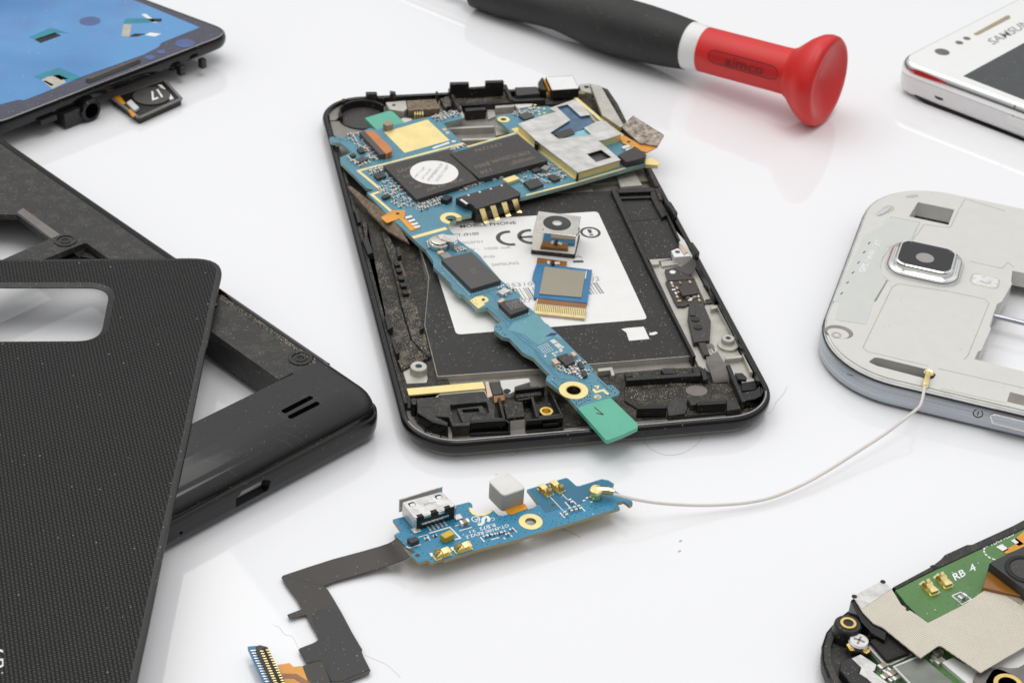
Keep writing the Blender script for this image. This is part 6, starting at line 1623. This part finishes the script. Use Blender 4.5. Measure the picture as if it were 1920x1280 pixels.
GP('frame_rail', Q((690, 560), (990, 400), (1060, 345), (1085, 315), (1250, 240), (1290, 238), (1680, 60), (1900, -45), (1900, 0), (1640, 140), (1290, 300), (1075, 400), (960, 450), (730, 572)), 2.5, 5.4, m_black2, .2)
GP('rail_notch', Q((975, 402), (1000, 392), (1035, 408), (1010, 425)), 5.3, 5.45, m_hole)
gb = GP('green_board', Q((715, 580), (1430, 225), (1560, 150), (1900, -10), (1900, 600), (1350, 900), (960, 825), (885, 770), (800, 690)), 4.3, ZG, m_pcbg, .06)
def GS(name, px, mt, h=.04, par=gb): return gq(name, Geo().prism(W(px, ZG), ZG - .05, ZG + h), mt, 0, par)
gq('board_lettering', text_px('RB  4', Q((1165, 512), (1325, 430), (1140, 462)), ZG + .04, bold=.02), m_silk, 0, gb)
gq('board_lettering', text_px('FLASH-LED*', Q((1440, 252), (1625, 162), (1425, 222)), ZG + .04, bold=.01), m_silk, 0, gb)
g = Geo(); g.prism(path_band(W(Q((1140, 625), (1205, 598), (1285, 650), (1215, 690), (1140, 625)), ZG), .18), ZG, ZG + .04)
gq('silk_box', g, m_silk, 0, gb)
g = Geo(); cA = U(Q(1465, 300)[0], ZG)
for k in range(7):
    g.prism(circ(cA, 1.9, 5, a0=110 + k * 24, a1=126 + k * 24) + circ(cA, 1.65, 5, a0=110 + k * 24, a1=126 + k * 24)[::-1], ZG, ZG + .04)
gq('silk_circle', g, m_silk, 0, gb)
c = U(Q(1215, 640)[0], ZG + .3); o = put_cap(gp, capm[1], c[0], c[1], ZG, math.atan2(ed.y, ed.x)); o.scale = (2, 2, 2.2)
ga = math.atan2(ed.y, ed.x)
for q in ((975, 560), (1080, 508)):
    put_spring(gp, U(Q(q)[0], ZG + .5), ZG, ga - 1.75, 1.0)
for q in (((890, 538), (925, 512), (1055, 600), (1005, 622)), ((995, 488), (1035, 455), (1155, 545), (1105, 570))):
    GS('contact_pad', Q(*q), m_cream)
GS('gold_pad', Q((1470, 262), (1515, 240), (1565, 280), (1530, 300)), m_silk, .1); GS('gold_pad', Q((1580, 215), (1620, 195), (1680, 240), (1640, 255)), m_silk, .1)
GP('orange_flex', Q((1480, 265), (1520, 290), (1640, 225), (1610, 200), (1680, 140), (1900, 30), (1900, 180), (1550, 310)), ZG, ZG + .1, m_orange)
# camera block
zc2 = 8.2
cb = GP('camera_block', Q((1420, 375), (1640, 270), (1900, 150), (1950, 500), (1800, 640), (1690, 580)), ZG, zc2, m_barrel, .15)
gq('block_band', Geo().px(Q((1418, 420), (1690, 610), (1720, 640), (1370, 560)), ZG, 6.6), m_amber, .1)
c = U(Q(1690, 430)[0], zc2)
lnz = gq('lens_ring', Geo().lathe([(zc2 - .1, 3.2), (zc2 + .15, 3.1), (zc2 + .15, 2.5), (zc2 + .02, 2.45), (zc2 + .02, .01)], (c[0], c[1], 0), (0, 0, 1), 34), m_hole, 0, cb)
gq('lens_glass', Geo().prism(circ(c, 2.3, 30), zc2 - .1, zc2 + .08), m_chip, 0, lnz)
# woven foil flex
zk = 6.0
foil = Q((400, 632), (612, 518), (640, 530), (690, 575), (760, 690), (885, 772), (960, 826), (1230, 690), (1415, 560), (1460, 490), (1560, 545), (1760, 700), (1900, 760), (1900, 880), (1355, 1200), (1060, 1000), (1035, 1000), (905, 1090), (620, 860), (550, 830), (470, 745))
fo2 = GP('woven_foil', foil, zk - .25, zk, m_cloth, .06, .15)
GP('foil_tongue', Q((395, 630), (605, 516), (640, 528), (685, 572), (470, 720)), zk - .2, zk + .06, m_can, .05, .2, fo2)
GP('foil_ribs', Q((1462, 492), (1490, 480), (1690, 650), (1660, 690), (1440, 560)), zk - .1, zk + .12, m_cloth2, .05, 0, fo2)
for q in ((408, 630), (622, 520)):
    gq('foil_hole', Geo().prism(circ(U(Q(q)[0], zk + .06), .42, 16), zk, zk + .09), m_hole, 0, fo2)
GP('foil_hole', Q((790, 720), (815, 712), (822, 735), (800, 738)), zk, zk + .03, m_hole, 0, .1, fo2)
GP('foil_support', Q((380, 660), (400, 640), (478, 722), (560, 850), (650, 900), (640, 960), (540, 900), (460, 820)), 2.6, zk - .3, m_gloss, .15)
GP('grey_glint', Q((545, 905), (640, 885), (600, 918), (560, 922)), 3.5, 4.2, m_tape, .1)
c = U(Q(362, 832)[0], 5.4)
gq('screw_pillar', Geo().lathe([(2.4, 2.3), (5.1, 2.05), (5.35, 1.85), (5.35, .01)], (c[0], c[1], 0), (0, 0, 1), 30), m_black)
gq('brass_insert', Geo().lathe([(5.3, 1.25), (5.55, 1.2), (5.55, .8), (5.2, .75), (5.0, .7), (5.0, .01)], (c[0], c[1], 0), (0, 0, 1), 28), m_brass)
c = U(Q(445, 955)[0], 4.9)
tag = gq('gold_tag', Geo().px(Q((345, 985), (390, 925), (455, 905), (520, 935), (520, 1000), (530, 1040), (500, 1060), (460, 1030), (380, 1035)), 3.6, 4.1, .4), m_brass, .1)
scw = gq('screw', Geo().lathe([(3.9, 1.55), (4.6, 1.6), (4.85, 1.35), (4.9, .01)], (c[0], c[1], 0), (0, 0, 1), 30), m_steel)
for d in (0, math.pi / 2):
    gq('screw_slot', Geo().box(c, 1.7, .32, 4.8, 4.93, ga + .5 + d), m_capg, 0, scw)
ft_ = GP('foam_block', Q((525, 960), (660, 895), (830, 1020), (815, 1050), (655, 1110)), 3.4, 4.9, mat('black foam', (.02, .019, .017, 1), .9, grain=1.0, gsize=.25, dust=.3, dcol=(.12, .11, .09, 1)), .15)
gq('metal_frame', Geo().prism(path_band(W(Q((505, 985), (640, 1130), (680, 1130), (835, 1055)), 4.2), .55), 3.4, 4.2), m_can, .08)
GP('lower_board', Q((520, 1040), (700, 1040), (870, 1070), (1060, 1000), (1160, 1080), (1300, 1400), (700, 1400), (560, 1230), (590, 1130)), 2.6, 3.5, m_pcbg, .05)
for i, (x, y) in enumerate(((620, 1160), (650, 1190), (690, 1215), (720, 1245), (640, 1235), (1010, 1080), (1035, 1060), (1000, 1110), (1045, 1125), (690, 1255))):
    c = U(Q(x, y)[0], 3.8); o = put_cap(gp, capm[i % 2], c[0], c[1], 3.5, ga); o.scale = (1.7, 1.7, 1.7)
gy = GP('grey_shield', Q((705, 1155), (900, 1070), (925, 1085), (1170, 1290), (1290, 1420), (960, 1420)), 3.4, 4.7, mat('grey green lid', (.20, .215, .185, 1), .38, .3), .1)
gq('shield_edge', Geo().prism(path_band(W(Q((905, 1072), (705, 1156), (960, 1420)), 4.72), .3), 4.5, 4.74), m_cream2, 0, gy)
GP('white_plate', Q((1062, 1120), (1150, 1085), (1350, 1200), (1900, 885), (1900, 1420), (1420, 1420)), 3.0, 4.2, m_white, .1)
gq('dark_mount', Geo().prism(circ(U(Q(1480, 1290)[0], 5.0), 3.4, 30), 4.2, 5.0), m_tape, .1)
GP('dark_mount', Q((1440, 1180), (1500, 1155), (1580, 1165), (1640, 1160), (1720, 1110), (1900, 1050), (1900, 1420), (1380, 1420), (1390, 1260)), 4.2, 5.0, m_tape, .1, .6)
o, h = ringband(U(Q(1562, 1290)[0], 5.05), 1.45, 2.15, 34)
gq('gold_ring', Geo().prism(o, 4.9, 5.15, h), m_brass, .04)
GP('silver_spring', Q((388, 1092), (455, 1062), (575, 1140), (560, 1180), (545, 1190), (680, 1290), (600, 1330), (500, 1240), (445, 1205), (460, 1160)), 3.0, 4.4, m_can, .08)
GP('side_block', Q((305, 1120), (390, 1080), (455, 1160), (440, 1200), (500, 1240), (600, 1330), (500, 1420), (300, 1180)), 2.6, 4.2, m_black, .15)

# ------------------------------------------------------------------ stray hairs and crumbs on the tabletop
def hair(label, pts, r=.018):
    P_ = [Vector((*U(p, .04), .05)) for p in pts]; out = []
    for i in range(len(P_) - 1):
        a, b, c_, d_ = P_[max(i - 1, 0)], P_[i], P_[i + 1], P_[min(i + 2, len(P_) - 1)]
        for k in range(6):
            t = k / 6
            out.append(.5 * ((2 * b) + (c_ - a) * t + (2 * a - 5 * b + 4 * c_ - d_) * t * t + (3 * b - a - 3 * c_ + d_) * t ** 3))
    out.append(P_[-1])
    single('stray_hair', Geo().tube(out, r, 5), m_hair, label, 'hair', tuple(P_[0]), 'stray hairs on the table')
hair('thin curved hair looping out from under the open phone near its green board end', F((540, 1130), (600, 1200), (720, 1248), (860, 1230), (980, 1150), (1015, 1080)))
hair('faint wavy hair on the table right of the open phone corner', F((1690, 700), (1660, 760), (1600, 830), (1580, 880), (1540, 920)))
hair('short dark hair sticking out under the small blue charging board', LL((560, 820), (620, 815), (700, 850), (790, 890), (880, 940)), .03)
hair('wispy hair on the table beside the flex tail connector', H((330, 780), (380, 800), (430, 860), (490, 880), (530, 940), (545, 980)), .012)
hair('long faint hair on the table right of the flex tail', H((1120, 1040), (1200, 1075), (1300, 1120), (1360, 1170), (1420, 1230)), .012)
hair('short hair on the table below the open phone rounded corner', GG((1310, 920), (1370, 900), (1410, 865)), .02)
for q_ in ((1276, 1013), (1274, 1032)):
    c = U(q_, .1)
    single('crumb', Geo().prism(circ(c, .3, 7, .13, rot=.4), 0, .12), m_flesh, 'one of two tiny tan crumbs on the bare table below the antenna lead', 'crumb', (*c, 0), 'crumbs on the table')
